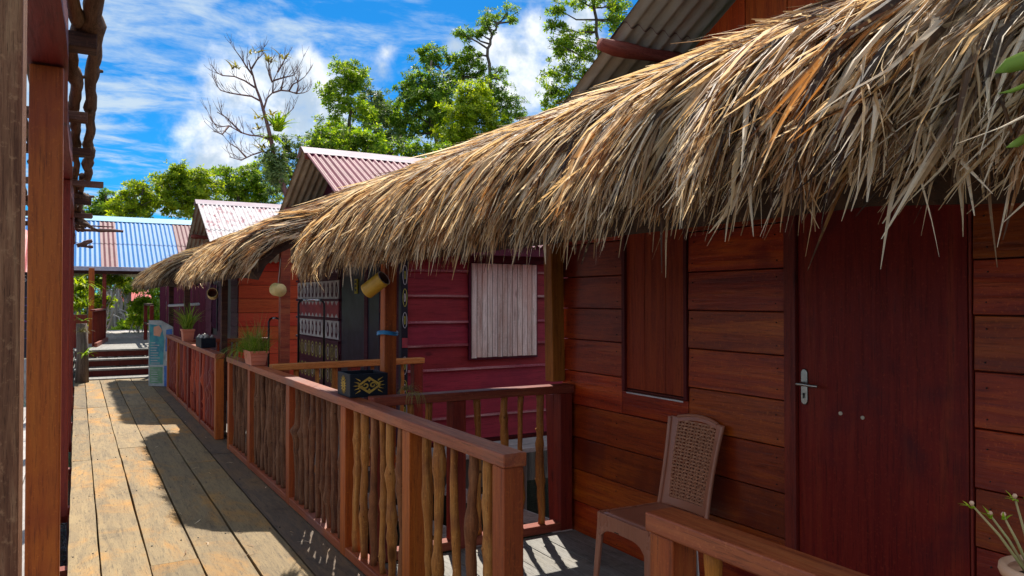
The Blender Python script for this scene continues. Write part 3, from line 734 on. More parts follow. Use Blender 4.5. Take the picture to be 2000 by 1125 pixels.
cb = MB(); y0, y1 = 9.6, 11.7; bands = [(.72, .98, 0), (1.03, 1.27, 1), (1.31, 1.53, 2), (1.56, 1.80, 1), (1.86, 2.02, 3), (.42, .66, 0)]
for (z0, z1, kd) in bands:
    base = {0: 'k', 1: 'w', 2: 'r', 3: 'k'}[kd]
    mi = {'w': 0, 'r': 1, 'k': 2}[base]
    cb.box(XW-.022, XW-.012, y0, y1, z0, z1, mi)
    n = 11
    for k in range(n):
        yc_ = y0+(y1-y0)*(k+.5)/n; zc_ = (z0+z1)/2; h = (z1-z0)/2; ww = (y1-y0)/n/2
        if kd == 1:
            lens = [(ww*.62*sin(a)*(1 if a < pi else 1), h*.85*-cos(a)) for a in np.linspace(0, 2*pi, 13)[:-1]]
            cb.prism([(q[0]*(1-.25*(q[1]/h)), q[1]) for q in lens], (XW-.0225, yc_, zc_), (0, -1, 0), (0, 0, 1), -.003, 2)
            cb.prism([(.3*q[0], .45*q[1]) for q in lens], (XW-.026, yc_, zc_), (0, -1, 0), (0, 0, 1), -.003, 0)
        elif kd == 2:
            cb.prism([(-ww*.8, h*.98), (ww*.8, h*.98), (0, h*.45)][::-1], (XW-.0225, yc_, zc_), (0, -1, 0), (0, 0, 1), -.003, 0)
            cb.prism([(-ww*.8, -h*.98), (ww*.8, -h*.98), (0, -h*.5)], (XW-.0225, yc_, zc_), (0, -1, 0), (0, 0, 1), -.003, 0)
        elif kd == 0:
            ring(cb, (XW-.0225, yc_, zc_), (0, -1, 0), (0, 0, 1), ww*.8, h*.85, .02, -.003, 12, 3); ring(cb, (XW-.0225, yc_, zc_), (0, -1, 0), (0, 0, 1), ww*.4, h*.5, .014, -.003, 10, 3 if k % 2 else 0)
        else: ring(cb, (XW-.0225, yc_, zc_), (0, -1, 0), (0, 0, 1), ww*.62, h*.5, .016, -.003, 10, 0)
cb.build('carved_panel', ['bone', 'bandred', 'purple_dark', 'olive'], pur)
mb = MB()
for z in (1.0, 1.29, 1.545, 1.83): mb.box(XW-.04, XW-.010, 9.55, 11.74, z-.018, z+.012)
mb.build('wall_batten', 'purple_dark', pur, bev=.003)
B('eave_board', 'purple_dark', pur, XW-.1, 6.4, 7.12, 7.15, 2.02, 2.13)

# --- red house beyond, with the peeled pink roof
red = empty('red_house', (4.2, 16.9, 0), 'orange red board house with a peeling white and pink corrugated roof', 'house')
hut(red, 14.8, 19.0, 2.6, 2.12, 3.60, ['roof_pale', 'roof_tan'], 'ridge_pale', 'redwall', 'redwall')
zs = [.02]+[.26*k for k in range(1, 9)]+[2.3]
boards(MB(), 'Y', 14.8, 2.6, 6.0, zs, th=.02, lean=.010).build('wall', 'redwall', red, bev=.003)
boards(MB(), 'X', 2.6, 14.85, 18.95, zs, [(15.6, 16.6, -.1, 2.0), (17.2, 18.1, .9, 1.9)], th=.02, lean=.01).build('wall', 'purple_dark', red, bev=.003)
MB().box(2.63, 2.65, 14.85, 18.95, 0, 2.3).box(2.63, 6.0, 14.825, 14.84, 0, 2.3).build('backing_sheet', 'keyhole', red)  # dark sheet added behind the boards, stops light through the seams
B('door', 'navy', red, 2.60, 2.62, 15.62, 16.58, .02, 1.98)
B('window', 'glass', red, 2.60, 2.62, 17.22, 18.08, .92, 1.88)
B('window_frame', 'navy', red, 2.57, 2.595, 17.15, 17.22, .88, 1.92)
# --- purple hut farther on
ph = empty('purple_hut', (2.6, 20.6, 0), 'small dull purple hut end wall showing under the farthest thatch', 'hut')
mb = MB()
for i in range(9): mb.box(1.75+.15*i, 1.75+.15*i+.146, 20.5, 20.53, .3, 2.3)
mb.build('wall', 'purple_far', ph, bev=.002)
MB().box(1.72, 3.2, 20.55, 20.75, 2.26, 2.34).build('roof', 'roof_brown', ph)
B('floor_beam', 'post_red', ph, 1.7, 3.15, 20.45, 20.8, .2, .3)

# --- blue roofed pavilion
pv = empty('blue_roof_pavilion', (.9, 21.5, .5), 'open pavilion at the end of the walk with blue and red brown corrugated roof', 'pavilion')
def pm(u):
    for a, b in ((.49, .88), (2.36, 3.3)):
        if a < u < b: return 2
    return 0
mb = corr(MB(), -1.5, 3.25, 24.2, 3.85, 21.5, pm, pitch=.11, amp=.010, slope=.563, rows=2)
corr(mb, -1.5, 3.25, 24.2, 3.85, 27.0, pm, pitch=.11, amp=.010, slope=.563, rows=2)
mb.build('roof', ['roof_blue', 'roof_tan', 'roof_brown'], pv, smooth=True)
mb = MB(); mb.add([(-1.55, 23.95, 3.74), (3.3, 23.95, 3.74), (3.3, 24.2, 3.90), (-1.55, 24.2, 3.90), (-1.55, 24.45, 3.74), (3.3, 24.45, 3.74)], [(0,1,2,3), (3,2,5,4)])
o = mb.build('ridge_cap', 'ridge_blue', pv); sm = o.modifiers.new('thickness', 'SOLIDIFY'); sm.thickness = .006
MB().bar((-1.55, 21.46, 2.32), (3.3, 21.46, 2.32), .025, .10).build('fascia', 'fascia', pv, bev=.003)
B('eave_beam', 'joist', pv, -1.4, 3.1, 21.75, 21.83, 2.20, 2.29)
PH = {}
for (px, yy, z1, wd, mt) in ((178, 20.6, 2.30, .12, 'post_orange'), (203, 21.8, 2.2, .09, 'post_red'), (110, 21.8, 2.2, .09, 'post_red')):
    q = at(px, 650, Y=yy); MB().bar((q.x, yy, .5), (q.x, yy, z1+ (.12 if yy < 20 else 0)), wd, wd).build('post', mt, pv, bev=.005)
for (x, y, zt) in ((2.9, 21.8, 2.2), (2.9, 26.6, 2.3), (-1.3, 26.6, 2.3), (-1.3, 21.8, 2.2)): MB().bar((x, y, .5), (x, y, zt), .09, .09).build('post', 'post_red', pv, bev=.005)
hw = MB()
qa, qb = at(181, 650, Y=18.9).x, at(204, 650, Y=21.7).x
for i in range(14):
    y0 = 18.95+.2*i; x0 = qa+(qb-qa)*(i/14); hw.box(x0-.01, x0+.014, y0, y0+.196, .5, 1.28)
hw.build('half_wall', 'post_red', pv, bev=.002)
hc = MB(); hc.bar((qa, 18.93, 1.31), (qb, 21.75, 1.31), .10, .04); hc.build('wall_cap', 'post_red', pv, bev=.003)
hb = MB(); hb.bar((qa+.06, 18.93, .55), (qb+.06, 21.75, .55), .06, .09); hb.build('base_board', 'rail_x', pv, bev=.003)
hw = MB(); [hw.box(qa-1.3+.2*i, qa-1.3+.2*i+.196, 18.86, 18.885, .5, 1.22) for i in range(6)]; hw.build('half_wall', 'post_red', pv, bev=.002)
# landing railing on the right of the steps
rl = empty('step_railing', (1.35, 18.4, 0), 'dark square post railing at the top of the far steps', 'railing')
for (px, yy) in ((284, 21.8), (296, 18.7), (302, 17.0)):
    q = at(px, 650, Y=yy); MB().bar((q.x, yy, 0 if yy < 17.1 else .5), (q.x, yy, 1.42 if yy > 17.1 else 1.0), .08, .08).build('post', 'post_red' if yy > 17.1 else 'post_orange', rl, bev=.004)
a_, b_ = at(284, 600, Y=21.8), at(296, 600, Y=18.7)
MB().bar((a_.x, 21.8, 1.43), (b_.x, 18.7, 1.43), .08, .05).build('handrail', 'joist', rl, bev=.003)
MB().bar((a_.x, 21.8, .95), (b_.x, 18.7, .95), .05, .04).build('mid_rail', 'joist', rl, bev=.003)
# distant red roofed house
rh = empty('far_red_house', at(258, 600, Y=34)[:2]+(-.8,) if False else tuple(at(258, 620, Y=34)), 'small house with bright red roof glimpsed through the mangroves beyond the steps', 'house')
c = at(256, 572, Y=34)
mb = MB(); mb.add([(c.x-.55, 33.4, c.z-.35), (c.x+.75, 33.4, c.z-.35), (c.x+.65, 34.6, c.z+.25), (c.x-.45, 34.6, c.z+.25), (c.x-.55, 35.8, c.z-.35), (c.x+.75, 35.8, c.z-.35)], [(0,1,2,3), (3,2,5,4), (0,3,4), (1,5,2)])
o = mb.build('roof', 'redroof', rh); sm = o.modifiers.new('thickness', 'SOLIDIFY'); sm.thickness = .05
B('wall', 'redroof', rh, c.x-.35, c.x+.5, 33.9, 35.3, -.9, c.z-.4); B('white_band', 'bone', rh, c.x-.38, c.x+.52, 33.84, 33.89, c.z-.55, c.z-.48)

# ------------------------------------------------------------------ thatch awnings
PROF = np.array([(2.93, 2.79), (2.5, 2.60), (2.1, 2.40), (1.75, 2.235), (1.55, 2.12), (1.44, 1.99), (1.39, 1.85), (1.37, 1.735)])
def thatch(root, y0, y1, xoff, n_front, n_top, wd, prof=PROF, seed=1, mat='straw', endround=.45, len_s=1.0, top_y=None):
    g = np.random.default_rng(seed)
    P = prof.copy(); P[:, 0] += xoff*np.linspace(.2, 1, len(P))
    seg = np.diff(P, axis=0); sl = np.hypot(seg[:,0], seg[:,1]); cum_ = np.concatenate([[0], np.cumsum(sl)]); LT = cum_[-1]
    def pos(s):
        s2 = np.clip(s, 0, LT); x = np.interp(s2, cum_, P[:,0]); z = np.interp(s2, cum_, P[:,1])
        e = .02; xa = np.interp(np.clip(s2-e,0,LT), cum_, P[:,0]); xb = np.interp(np.clip(s2+e,0,LT), cum_, P[:,0]); za = np.interp(np.clip(s2-e,0,LT), cum_, P[:,1]); zb = np.interp(np.clip(s2+e,0,LT), cum_, P[:,1])
        tx, tz = xb-xa, zb-za; l = np.hypot(tx, tz)+1e-9; tx /= l; tz /= l
        z = z-np.maximum(s-LT, 0)
        return x, z, tz, -tx           # outward normal (to -x, +z)
    K = 7
    def strips(N, s_lo, s_hi, Lmin, Lmax, w0, lift):
        s0 = g.uniform(s_lo, s_hi, N); ys = g.uniform(y0, y1, N); L = g.uniform(Lmin, Lmax, N)*len_s
        # tufts: neighbouring strips lean and lift together
        tw_ = .075; u_ = ys/tw_+.35*np.sin(s0*9); tuft = np.floor(u_).astype(int)*31+np.floor(s0*6).astype(int); tr_ = np.random.default_rng(seed+5).uniform(-1, 1, 20011)
        tl = tr_[tuft % 20011]; tl2 = tr_[(tuft*7+13) % 20011]; tl3 = tr_[(tuft*11+5) % 20011]; du = (u_-np.floor(u_)-.5)*tw_
        dy = g.normal(.07, .032, N)+tl*.10-du*.9
        L = np.minimum(L, np.maximum(LT+np.where(g.random(N) < .07, g.uniform(.03, .12, N), 0)+g.normal(-.06, .05, N)+tl3*.05-s0, .12)); base = g.uniform(0, .05, N)*1.0+.008+np.clip(tl2, 0, 1)*.035
        lf = np.abs(g.normal(0, lift, N))+np.clip(tl2, 0, 1)*lift; curl = g.normal(0, .032, N); tw = g.normal(0, .45, N)+tl3*.5; tw2 = g.normal(0, .8, N)
        wv = w0*np.where(g.random(N) < .15, g.uniform(1.2, 1.9, N), g.uniform(.35, 1.15, N)); V = np.zeros((N, K, 3, 3))
        wild = g.random(N) < .022; dy = np.where(wild, dy*2.3, dy); base = np.where(wild, base+.03, base)
        ez = g.normal(0, .01, N)
        for k in range(K):
            t_ = k/(K-1); s = s0+L*t_; x, z, nx_, nz_ = pos(s)
            off = base+lf*t_**2*.35
            yy = ys+dy*t_+curl*np.sin(t_*pi*1.3)
            px_ = x+nx_*off; pz_ = z+nz_*off
            # droop at the two ends of the awning
            o2 = np.maximum(y0+endround-yy, 0)+np.maximum(yy-(y1-endround), 0)
            frac = np.clip(s/LT, 0, 1)
            drop = .16*(o2/endround)**2*np.sin(np.clip(frac, 0, 1)*pi)*.5+.03*(o2/endround)**2
            pz_ -= drop; px_ += .14*(o2/endround)**2*frac
            pz_ -= np.where(s > LT, ez*t_, 0)
            a = tw+tw2*t_; wy = np.cos(a); wn_ = np.sin(a)
            hw_ = wv*.5*(np.clip(1.0-.9*max(0, t_-.55)/.45, .08, 1))*(1 if k else .6)
            V[:, k, 0] = np.stack([px_-nx_*wn_*hw_, yy-wy*hw_, pz_-nz_*wn_*hw_], -1)
            V[:, k, 2] = np.stack([px_+nx_*wn_*hw_, yy+wy*hw_, pz_+nz_*wn_*hw_], -1)
            fo = hw_*.45; V[:, k, 1] = np.stack([px_+nx_*wy*fo, yy-wn_*fo, pz_+nz_*wy*fo], -1)
        return V
    sets = [strips(n_top, 0, LT*.62, .30, .62, wd, .05), strips(int(n_front*.62), LT*.42, LT*.80, .30, .62, wd, .07),
            strips(int(n_front*.38), LT*.62, LT*.86, .30, .30+.38, wd*1.1, .10)]
    V = np.concatenate(sets); N = len(V); verts = V.reshape(-1, 3)
    off = np.array(wloc(root)); base = (np.arange(N)*K*3)[:, None, None]
    kk = np.arange(K-1)[None, :, None]*3; q = np.array([0, 1, 4, 3])[None, None, :]
    F_ = np.concatenate([(base+kk+q).reshape(-1, 4), (base+kk+q+1).reshape(-1, 4)])
    me = bpy.data.meshes.new('thatch'); me.from_pydata((verts-off).tolist(), [], F_.tolist()); me.materials.append(M[mat])
    me.update()
    o = bpy.data.objects.new('thatch', me); COL.objects.link(o); o.parent = root
    # the matted core the leaves are bound to
    mb = MB(); n = 14; q = []
    for yy in np.linspace(y0+.10, y1-.10, n):
        o2 = max(y0+endround-yy, 0)+max(yy-(y1-endround), 0); sec = []
        for i, (x, z) in enumerate(P[:-1]):
            fr = cum_[i]/LT; dr_ = .16*(o2/endround)**2*sin(fr*pi)*.5+.03*(o2/endround)**2
            sec.append((x+.14*(o2/endround)**2*fr, yy, z-dr_-.005))
        for i, (x, z) in list(enumerate(P[:-1]))[::-1]:
            fr = cum_[i]/LT; dr_ = .16*(o2/endround)**2*sin(fr*pi)*.5+.03*(o2/endround)**2
            sec.append((x+.07+.14*(o2/endround)**2*fr, yy, z-dr_-.10))
        q.append(sec)
    k = len(q[0]); vs = [v for s_ in q for v in s_]
    fs = [(i*k+j, (i+1)*k+j, (i+1)*k+(j+1) % k, i*k+(j+1) % k) for i in range(n-1) for j in range(k)]+[tuple(range(k)), tuple((n-1)*k+j for j in range(k))[::-1]]
    mb.add(vs, fs); mb.build('thatch_core', 'under', root)
    return o
def awning(label, y0, y1, xoff, nf, nt, wd, posts, seed, prof=PROF, beam_x=1.62, **kw):
    root = empty('thatch_awning', (1.5, (y0+y1)/2, 0), label, 'awning', None)
    thatch(root, y0, y1, xoff, nf, nt, wd, prof, seed, **kw)
    rough_pole((beam_x, y0+.15, 2.06), (beam_x, y1-.15, 2.06), .045, .01, 8, 18, 3, seed).build('eave_pole', 'rough', root, smooth=True)
    for yy in np.arange(y0+.4, y1-.2, .9):
        MB().bar((1.5+xoff, yy, 2.08), (2.9, yy, 2.71), .05, .07).build('rafter', 'post_red', root, bev=.003)
    for (x, yy, mt, w_, zb) in posts:
        MB().bar((x, yy, zb), (x+.01, yy, 2.1), w_, w_).build('post', mt, root, bev=.005)
    return root
awning('big palm leaf thatch awning over the porch of the wooden cabin, nearest to us', .55, 5.6, .02, 26000, 11000, .0142,
       [(1.725, 4.62, 'post_orange', .082, 0.0)], 21)
awning('palm leaf thatch awning before the maroon house, frayed at its near end', 6.85, 11.0, -.17, 12000, 7000, .016,
       [(1.62, 7.0, 'rail_x', .085, 0), (1.50, 9.5, 'joist', .07, 0)], 22)
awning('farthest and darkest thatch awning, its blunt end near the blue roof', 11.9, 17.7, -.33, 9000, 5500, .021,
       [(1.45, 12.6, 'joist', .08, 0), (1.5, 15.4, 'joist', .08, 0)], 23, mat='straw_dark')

# ------------------------------------------------------------------ pergola on the left
pg = empty('pergola', (-.11, 8, 0), 'timber pergola with orange square posts and rough branch rafters on the left', 'pergola')
for i, (yy, mt) in enumerate(((3.42, 'post_orange'), (6.55, 'post_red'), (9.65, 'post_red'), (12.6, 'post_red'))):
    MB().bar((-.110, yy, -.05), (-.110, yy, 2.44), .112, .112).build('post', mt, pg, bev=.005)
mb = MB(); n = 40; vs = []
for i in range(n+1):
    y = .9+(14.2-.9)*i/n; j = .008*sin(y*2.3)+random.uniform(-.003, .003); k = .006*sin(y*1.7+1)
    vs += [(-.172, y, 2.447+k), (-.048+j, y, 2.447+k), (-.048+j, y, 2.60), (-.172, y, 2.60)]
mb.add(vs, [(4*i+q, 4*i+(q+1) % 4, 4*i+4+(q+1) % 4, 4*i+4+q) for i in range(n) for q in range(4)]+[(0,3,2,1), (4*n,4*n+1,4*n+2,4*n+3)])
mb.build('beam', 'beam_red', pg)
jx = [(3.62, .062, .065), (5.1, .042, .05), (6.35, .075, .055), (8.05, .20, .05), (9.6, .12, .06), (11.2, .15, .06), (12.7, .1, .06)]
for i, (yy, x1, hh) in enumerate(jx):
    MB().box(-3.3, x1, yy, yy+.11, 2.603, 2.603+hh).build('joist', 'joist' if i % 2 == 0 else 'roughx', pg, bev=.004)
k = 0
for x, r in ((-.028, .031), (.032, .031), (-.22, .03), (-.34, .026), (-.5, .03), (-.75, .03), (-1.1, .03), (-1.5, .03), (-2.0, .03), (-2.5, .03)):
    ys = 1.6
    while ys < 14:
        L = random.uniform(5.0, 7.5)
        a = (x+random.uniform(-.015, .015), ys, 2.70+random.uniform(0, .015)); b = (x+random.uniform(-.05, .05), min(ys+L, 14.6), 2.70+random.uniform(0, .03))
        rough_pole(a, b, r*random.uniform(.85, 1.1), .011, 10, 60, 9, 300+k).build('branch_rafter', 'rough', pg, smooth=True); k += 1; ys += L-.3
# untidy branch ends at the far end of the pergola
for i in range(16):
    y = 9.0+random.uniform(0, 5); z = 2.62+random.uniform(-.02, .14)
    a = Vector((random.uniform(-.35, -.05), y, z)); b = a+Vector((random.uniform(.12, .36), random.uniform(-.5, .5), random.uniform(-.25, .08)))
    rough_pole(a, b, random.uniform(.014, .03), .015, 7, 6, 2, 500+i).build('branch_rafter', 'rough', pg, smooth=True)
for (p0, p1, r) in (((150, 449), (241, 452), .022), ((160, 441), (222, 443), .010), ((155, 479), (182, 482), .02), ((150, 480), (180, 470), .03)):
    a, b = at(*p0, Y=12.9), at(*p1, Y=12.9); rough_pole(a, b, r, .006, 8, 8, 1, int(p0[0])).build('cross_branch', 'roughx', pg, smooth=True)
fp = empty('timber_post', (-.17, 1.5, 0), 'weathered brown square post standing closest to us at the left frame edge', 'post')
MB().bar((-.140, 1.5, -.05), (-.140, 1.5, 2.6), .12, .12).build('post_shaft', 'post_grey', fp, bev=.006)
# building beyond the pergola, seen in the slit between the posts
sk = empty('side_kiosk', (-2.2, 14.5, 0), 'kiosk with salmon roof and navy printed wall seen in the slit between the left posts', 'kiosk')
mb = corr(MB(), -4.0, -.45, 15.6, 2.75, 14.1, lambda u: 0, rows=1); mb.build('roof', ['pinkroof', 'roof_tan'], sk, smooth=True)
bn = B('printed_wall', 'banner', sk, -3.8, -.55, 14.3, 14.36, .62, 1.98)
B('lower_wall', 'concrete', sk, -3.8, -.55, 14.28, 14.34, .40, .60)
tc = bpy.data.curves.new('lettering', 'FONT'); tc.body = 'STI'; tc.size = .16; tc.extrude = .002
to = bpy.data.objects.new('lettering', tc); COL.objects.link(to)
dg = bpy.context.evaluated_depsgraph_get(); me = bpy.data.meshes.new_from_object(to.evaluated_get(dg)); bpy.data.objects.remove(to)
me.materials.clear(); me.materials.append(M['banner_ink'])
q = at(45, 544, Y=14.28); lt = bpy.data.objects.new('lettering', me); COL.objects.link(lt); lt.parent = bn
lt.rotation_euler = (pi/2, 0, 0); lt.location = Vector((q.x-.02, 14.285, q.z-.05))-wloc(bn)
q = at(53, 612, Y=14.28); mb = MB(); ring(mb, (q.x, 14.294, q.z), (1, 0, 0), (0, 0, 1), .09, .14, .02, .006, 16, 0, -2.2, 1.9)
mb.build('print_swirl', 'banner_violet', bn)
mb = MB()
for i in range(6): mb.box(q.x-.3, q.x+.25, 14.288, 14.294, 1.60-.13*i-.02, 1.60-.13*i-.012)
mb.build('print_lines', 'banner_violet', bn)
MB().box(-3.8, -.55, 14.4, 16.6, .02, .1).build('floor', 'porch', sk)
for i in range(5): MB().bar((-3.5+.7*i, 14.25, -.03), (-3.5+.7*i, 14.25, .42), .07, .07).build('leg', 'shell', sk)

# ------------------------------------------------------------------ plastic chair
ch = empty('plastic_chair', (2.61, 3.07, 0), 'brown moulded plastic chair with woven pattern back standing on the porch by the door', 'chair')
def seatpt(u, v): return (-.205+.41*u, (.205-.02*u)*(2*v-1), .432-.012*sin(pi*u)*sin(pi*v)+.004*u)
mb = MB(); n = 12; vs = []
for i in range(n+1):
    for j in range(n+1):
        x, y, z = seatpt(i/n, j/n); e = min(i, n-i, j, n-j)
        if e == 0: z -= .010
        vs.append((x, y, z))
mb.add(vs, [(i*(n+1)+j, (i+1)*(n+1)+j, (i+1)*(n+1)+j+1, i*(n+1)+j+1) for i in range(n) for j in range(n)])
mb.v = [tup(v, 2.61, 3.07, 0) for v in mb.v]
o = mb.build('seat', 'chair', ch, smooth=True); sm = o.modifiers.new('thickness', 'SOLIDIFY'); sm.thickness = .012
def apron(pa, pb, h0, n=14):
    """arched skirt between two corners"""
    pa, pb = Vector(pa), Vector(pb); u = (pb-pa); L = u.length; u.normalize()
    top = [(L*i/n, 0) for i in range(n+1)]
    bot = [(L*i/n, -h0-.10*(abs(2*i/n-1)**5)) for i in range(n+1)]
    mb = MB()
    for i in range(n): mb.prism([bot[i], bot[i+1], top[i+1], top[i]], pa, u, (0, 0, 1), .010)
    return mb
cx, cy = 2.61, 3.07
C4 = {'fl': (cx-.205, cy+.205), 'fr': (cx-.205, cy-.205), 'bl': (cx+.20, cy+.185), 'br': (cx+.20, cy-.185)}
for a, b in (('fl', 'fr'), ('bl', 'fl'), ('fr', 'br')):
    apron((*C4[a], .427), (*C4[b], .427), .075).build('apron', 'chair', ch, bev=.002)
for k, (x, y) in C4.items():
    sx = -1 if k[0] == 'f' else 1; sy = 1 if k[1] == 'l' else -1
    bx, by = x+sx*(.025 if sx < 0 else .055), y+sy*.022
    mb = MB(); mb.bar((x-sx*.004, y-sy*.016, .40), (bx-sx*.004, by-sy*.012, .003), .012, .046, up=(0, 1, 0), w2=.010, h2=.030)
    mb.bar((x-sx*.018, y-sy*.002, .40), (bx-sx*.014, by-sy*.002, .003), .046, .012, up=(0, 1, 0), w2=.030, h2=.010)
    mb.build('leg', 'chair', ch, bev=.003)
def bk(v, t_):      # backrest surface: v across -1..1, t up 0..1, gently dished and tilted back
    return Vector((cx+.195+.090*t_+.012*t_*t_+.022*(1-v*v), cy-v*(.185+.02*t_-.01*sin(pi*t_)), .425+.485*t_))
def strip_on_back(path, wd, th=.014):
    mb = MB(); pts = [bk(v, t_) for v, t_ in path]
    for a, b in zip(pts[:-1], pts[1:]): mb.bar(a, b+(b-a)*.02, th, wd, up=(0, 1, 0) if abs((b-a).normalized().y) < .7 else (0, 0, 1))
    return mb
def back_patch(f0, f1, n=16, th=.012):
    """band between two paths on the backrest surface, given a thickness"""
    mb = MB(); vs = []
    for i in range(n+1):
        s_ = i/n
        for f in (f0, f1):
            v, t_ = f(s_); q = bk(v, t_); vs += [q, q+Vector((th, 0, 0))]
    fs = []
    for i in range(n):
        a = 4*i; b = 4*i+4
        fs += [(a, b, b+2, a+2), (a+1, a+3, b+3, b+1), (a, a+1, b+1, b), (a+2, b+2, b+3, a+3)]
    fs += [(0, 2, 3, 1), (4*n, 4*n+1, 4*n+3, 4*n+2)]
    mb.add(vs, fs); return mb
inner = lambda s_: .70+.09*sin(pi*s_*.8)-.02*s_
mb = back_patch(lambda s_: (inner(s_)-.02, s_*.97), lambda s_: (1.0, s_*.97))
p2 = back_patch(lambda s_: (-1.0, s_*.97), lambda s_: (-inner(s_)+.02, s_*.97))
mb.add(p2.v, p2.f)
arch = lambda v: .945+.075*(1-v*v)
p2 = back_patch(lambda s_: (-.72+1.44*s_, arch(-.72+1.44*s_)-.065), lambda s_: (-.72+1.44*s_, arch(-.72+1.44*s_)))
mb.add(p2.v, p2.f)
p2 = back_patch(lambda s_: (-.75+1.5*s_, .0), lambda s_: (-.75+1.5*s_, .09)); mb.add(p2.v, p2.f)
for sg in (-1, 1):     # raised outer ribs of the two side stiles
    p2 = MB(); pts = [bk(sg*.985, t_)-Vector((.006, 0, 0)) for t_ in np.linspace(0, .965, 12)]; p2.tube(pts, .011, 8); mb.add(p2.v, p2.f)
mb.tube([bk(v, arch(v)-.004)-Vector((.003, 0, 0)) for v in np.linspace(-.74, .74, 14)], .0085, 8)
br_ = mb.build('backrest', 'chair', ch, bev=.002)
mb = MB(); nv, nh = 13, 24
for i in range(nv):
    vv = -.74+1.48*i/(nv-1)
    pts = []
    for k in range(nh*2+1):
        t_ = .07+.86*k/(nh*2); lim = inner(t_)
        pts.append(bk(vv*lim/.74*.96, t_*(1 if abs(vv) < .5 else .985))+Vector((.005+.0035*cos(pi*(k+i)), 0, 0)))
    for q0, q1 in zip(pts[:-1], pts[1:]): mb.bar(q0, q1, .0032, .0115, up=(0, 1, 0))
for k in range(nh+1):
    t_ = .07+.86*k/nh; lim = inner(t_)
    pts = [bk((-1+2*j/(nv*2-2))*lim, t_)+Vector((.005-.003*cos(pi*(k+j/2)), 0, 0)) for j in range(nv*2-1)]
    for q0, q1 in zip(pts[:-1], pts[1:]): mb.bar(q0, q1, .0032, .0095, up=(0, 0, 1))
mb.build('woven_panel', 'chair_weave', br_)
MB().box(cx-.2165, cx-.215, cy+.02, cy+.055, .355, .359).build('moulded_mark', 'keyhole', ch)

# ------------------------------------------------------------------ black painted box on the handrail
bx = empty('painted_box', (1.54, 4.57, .955), 'open black wooden box with gold curl ornament on the handrail corner', 'planter box')
x0, x1, y0, y1, z0, z1 = 1.425, 1.665, 4.45, 4.70, .957, 1.098
T = .014
mb = MB(); mb.box(x0, x1, y0, y0+T, z0, z1).box(x0, x1, y1-T, y1, z0, z1).box(x0, x0+T, y0+T, y1-T, z0, z1-.0005).box(x1-T, x1, y0+T, y1-T, z0, z1-.0005).box(x0+T, x1-T, y0+T, y1-T, z0, z0+.012)
mb.build('box_sides', 'blackbox', bx, bev=.002)
mb = MB(); mb.box(x0+T, x1-T, y0+T, y1-T, z0+.013, z1-.035); mb.build('soil_fill', 'soil', bx)
def motif(mb, o, u, v, sx, sz, th, mi=0):
    o = Vector(o); W_, H_ = sx, sz
    dia = [(-W_, 0), (-W_*.45, H_*.55), (0, H_), (W_*.45, H_*.55), (W_, 0), (W_*.45, -H_*.55), (0, -H_), (-W_*.45, -H_*.55)]
    for i in range(8):
        a, b = dia[i], dia[(i+1) % 8]; k = .72
        mb.prism([a, b, (b[0]*k, b[1]*k), (a[0]*k, a[1]*k)][::-1], o, u, v, th, mi)
    for sg in (-1, 1):
        pts = []
        for k in range(17):
            a = k/16*2.0*pi*1.05; r = H_*.36*(1-.045*k)
            pts.append((sg*(W_*.30+r*1.25*cos(a)), sg*r*sin(a)))
        for k in range(16):
            (ax, ay), (bx_, by_) = pts[k], pts[k+1]; d = Vector((bx_-ax, by_-ay)); n_ = Vector((-d.y, d.x)).normalized()*H_*.085
            quad = [(ax-n_.x, ay-n_.y), (bx_-n_.x, by_-n_.y), (bx_+n_.x, by_+n_.y), (ax+n_.x, ay+n_.y)]
            mb.prism(quad, o, u, v, th, mi)
        for k in range(5):
            a = (-.75+.37*k); bx0 = sg*W_*(1.02-.08*abs(k-2)); 
            p0 = (bx0-sg*W_*.18, H_*a*.75); p1 = (bx0+sg*W_*.22, H_*a*1.05+.2*H_*(a))
            mb.prism([(p0[0], p0[1]-H_*.09), (p0[0]+sg*.001, p0[1]+H_*.09), p1] if sg < 0 else [(p0[0], p0[1]+H_*.09), p1, (p0[0], p0[1]-H_*.09)], o, u, v, th, mi)
    mb.prism([(-W_*.12, H_*.62), (W_*.12, H_*.62), (0, H_*.35)][::-1], o, u, v, th, mi); mb.prism([(-W_*.12, -H_*.62), (W_*.12, -H_*.62), (0, -H_*.35)], o, u, v, th, mi)
mb = MB(); motif(mb, ((x0+x1)/2, y0-.0005, (z0+z1)/2), (1, 0, 0), (0, 0, 1), .082, .052, .0025)
mb.build('front_ornament', 'gold', bx); mb = MB()
c_ = ((y0+y1)/2)
for r1, r2, nn in ((.045, .03, 16),):
    for k in range(nn):
        a = 2*pi*k/nn; a2 = a+.22
        mb.prism([(r2*cos(a), r2*sin(a)), (r1*cos(a+.11)*1.25, r1*sin(a+.11)*1.25), (r2*cos(a2), r2*sin(a2))], (x0-.0005, c_, (z0+z1)/2), (0, 1, 0), (0, 0, 1), -.0025)
ring(mb, (x0-.0005, c_, (z0+z1)/2), (0, 1, 0), (0, 0, 1), .030, .036, .007, -.0025); ring(mb, (x0-.0005, c_, (z0+z1)/2), (0, 1, 0), (0, 0, 1), .014, .02, .006, -.0025)
mb.build('side_ornament', 'gold', bx)

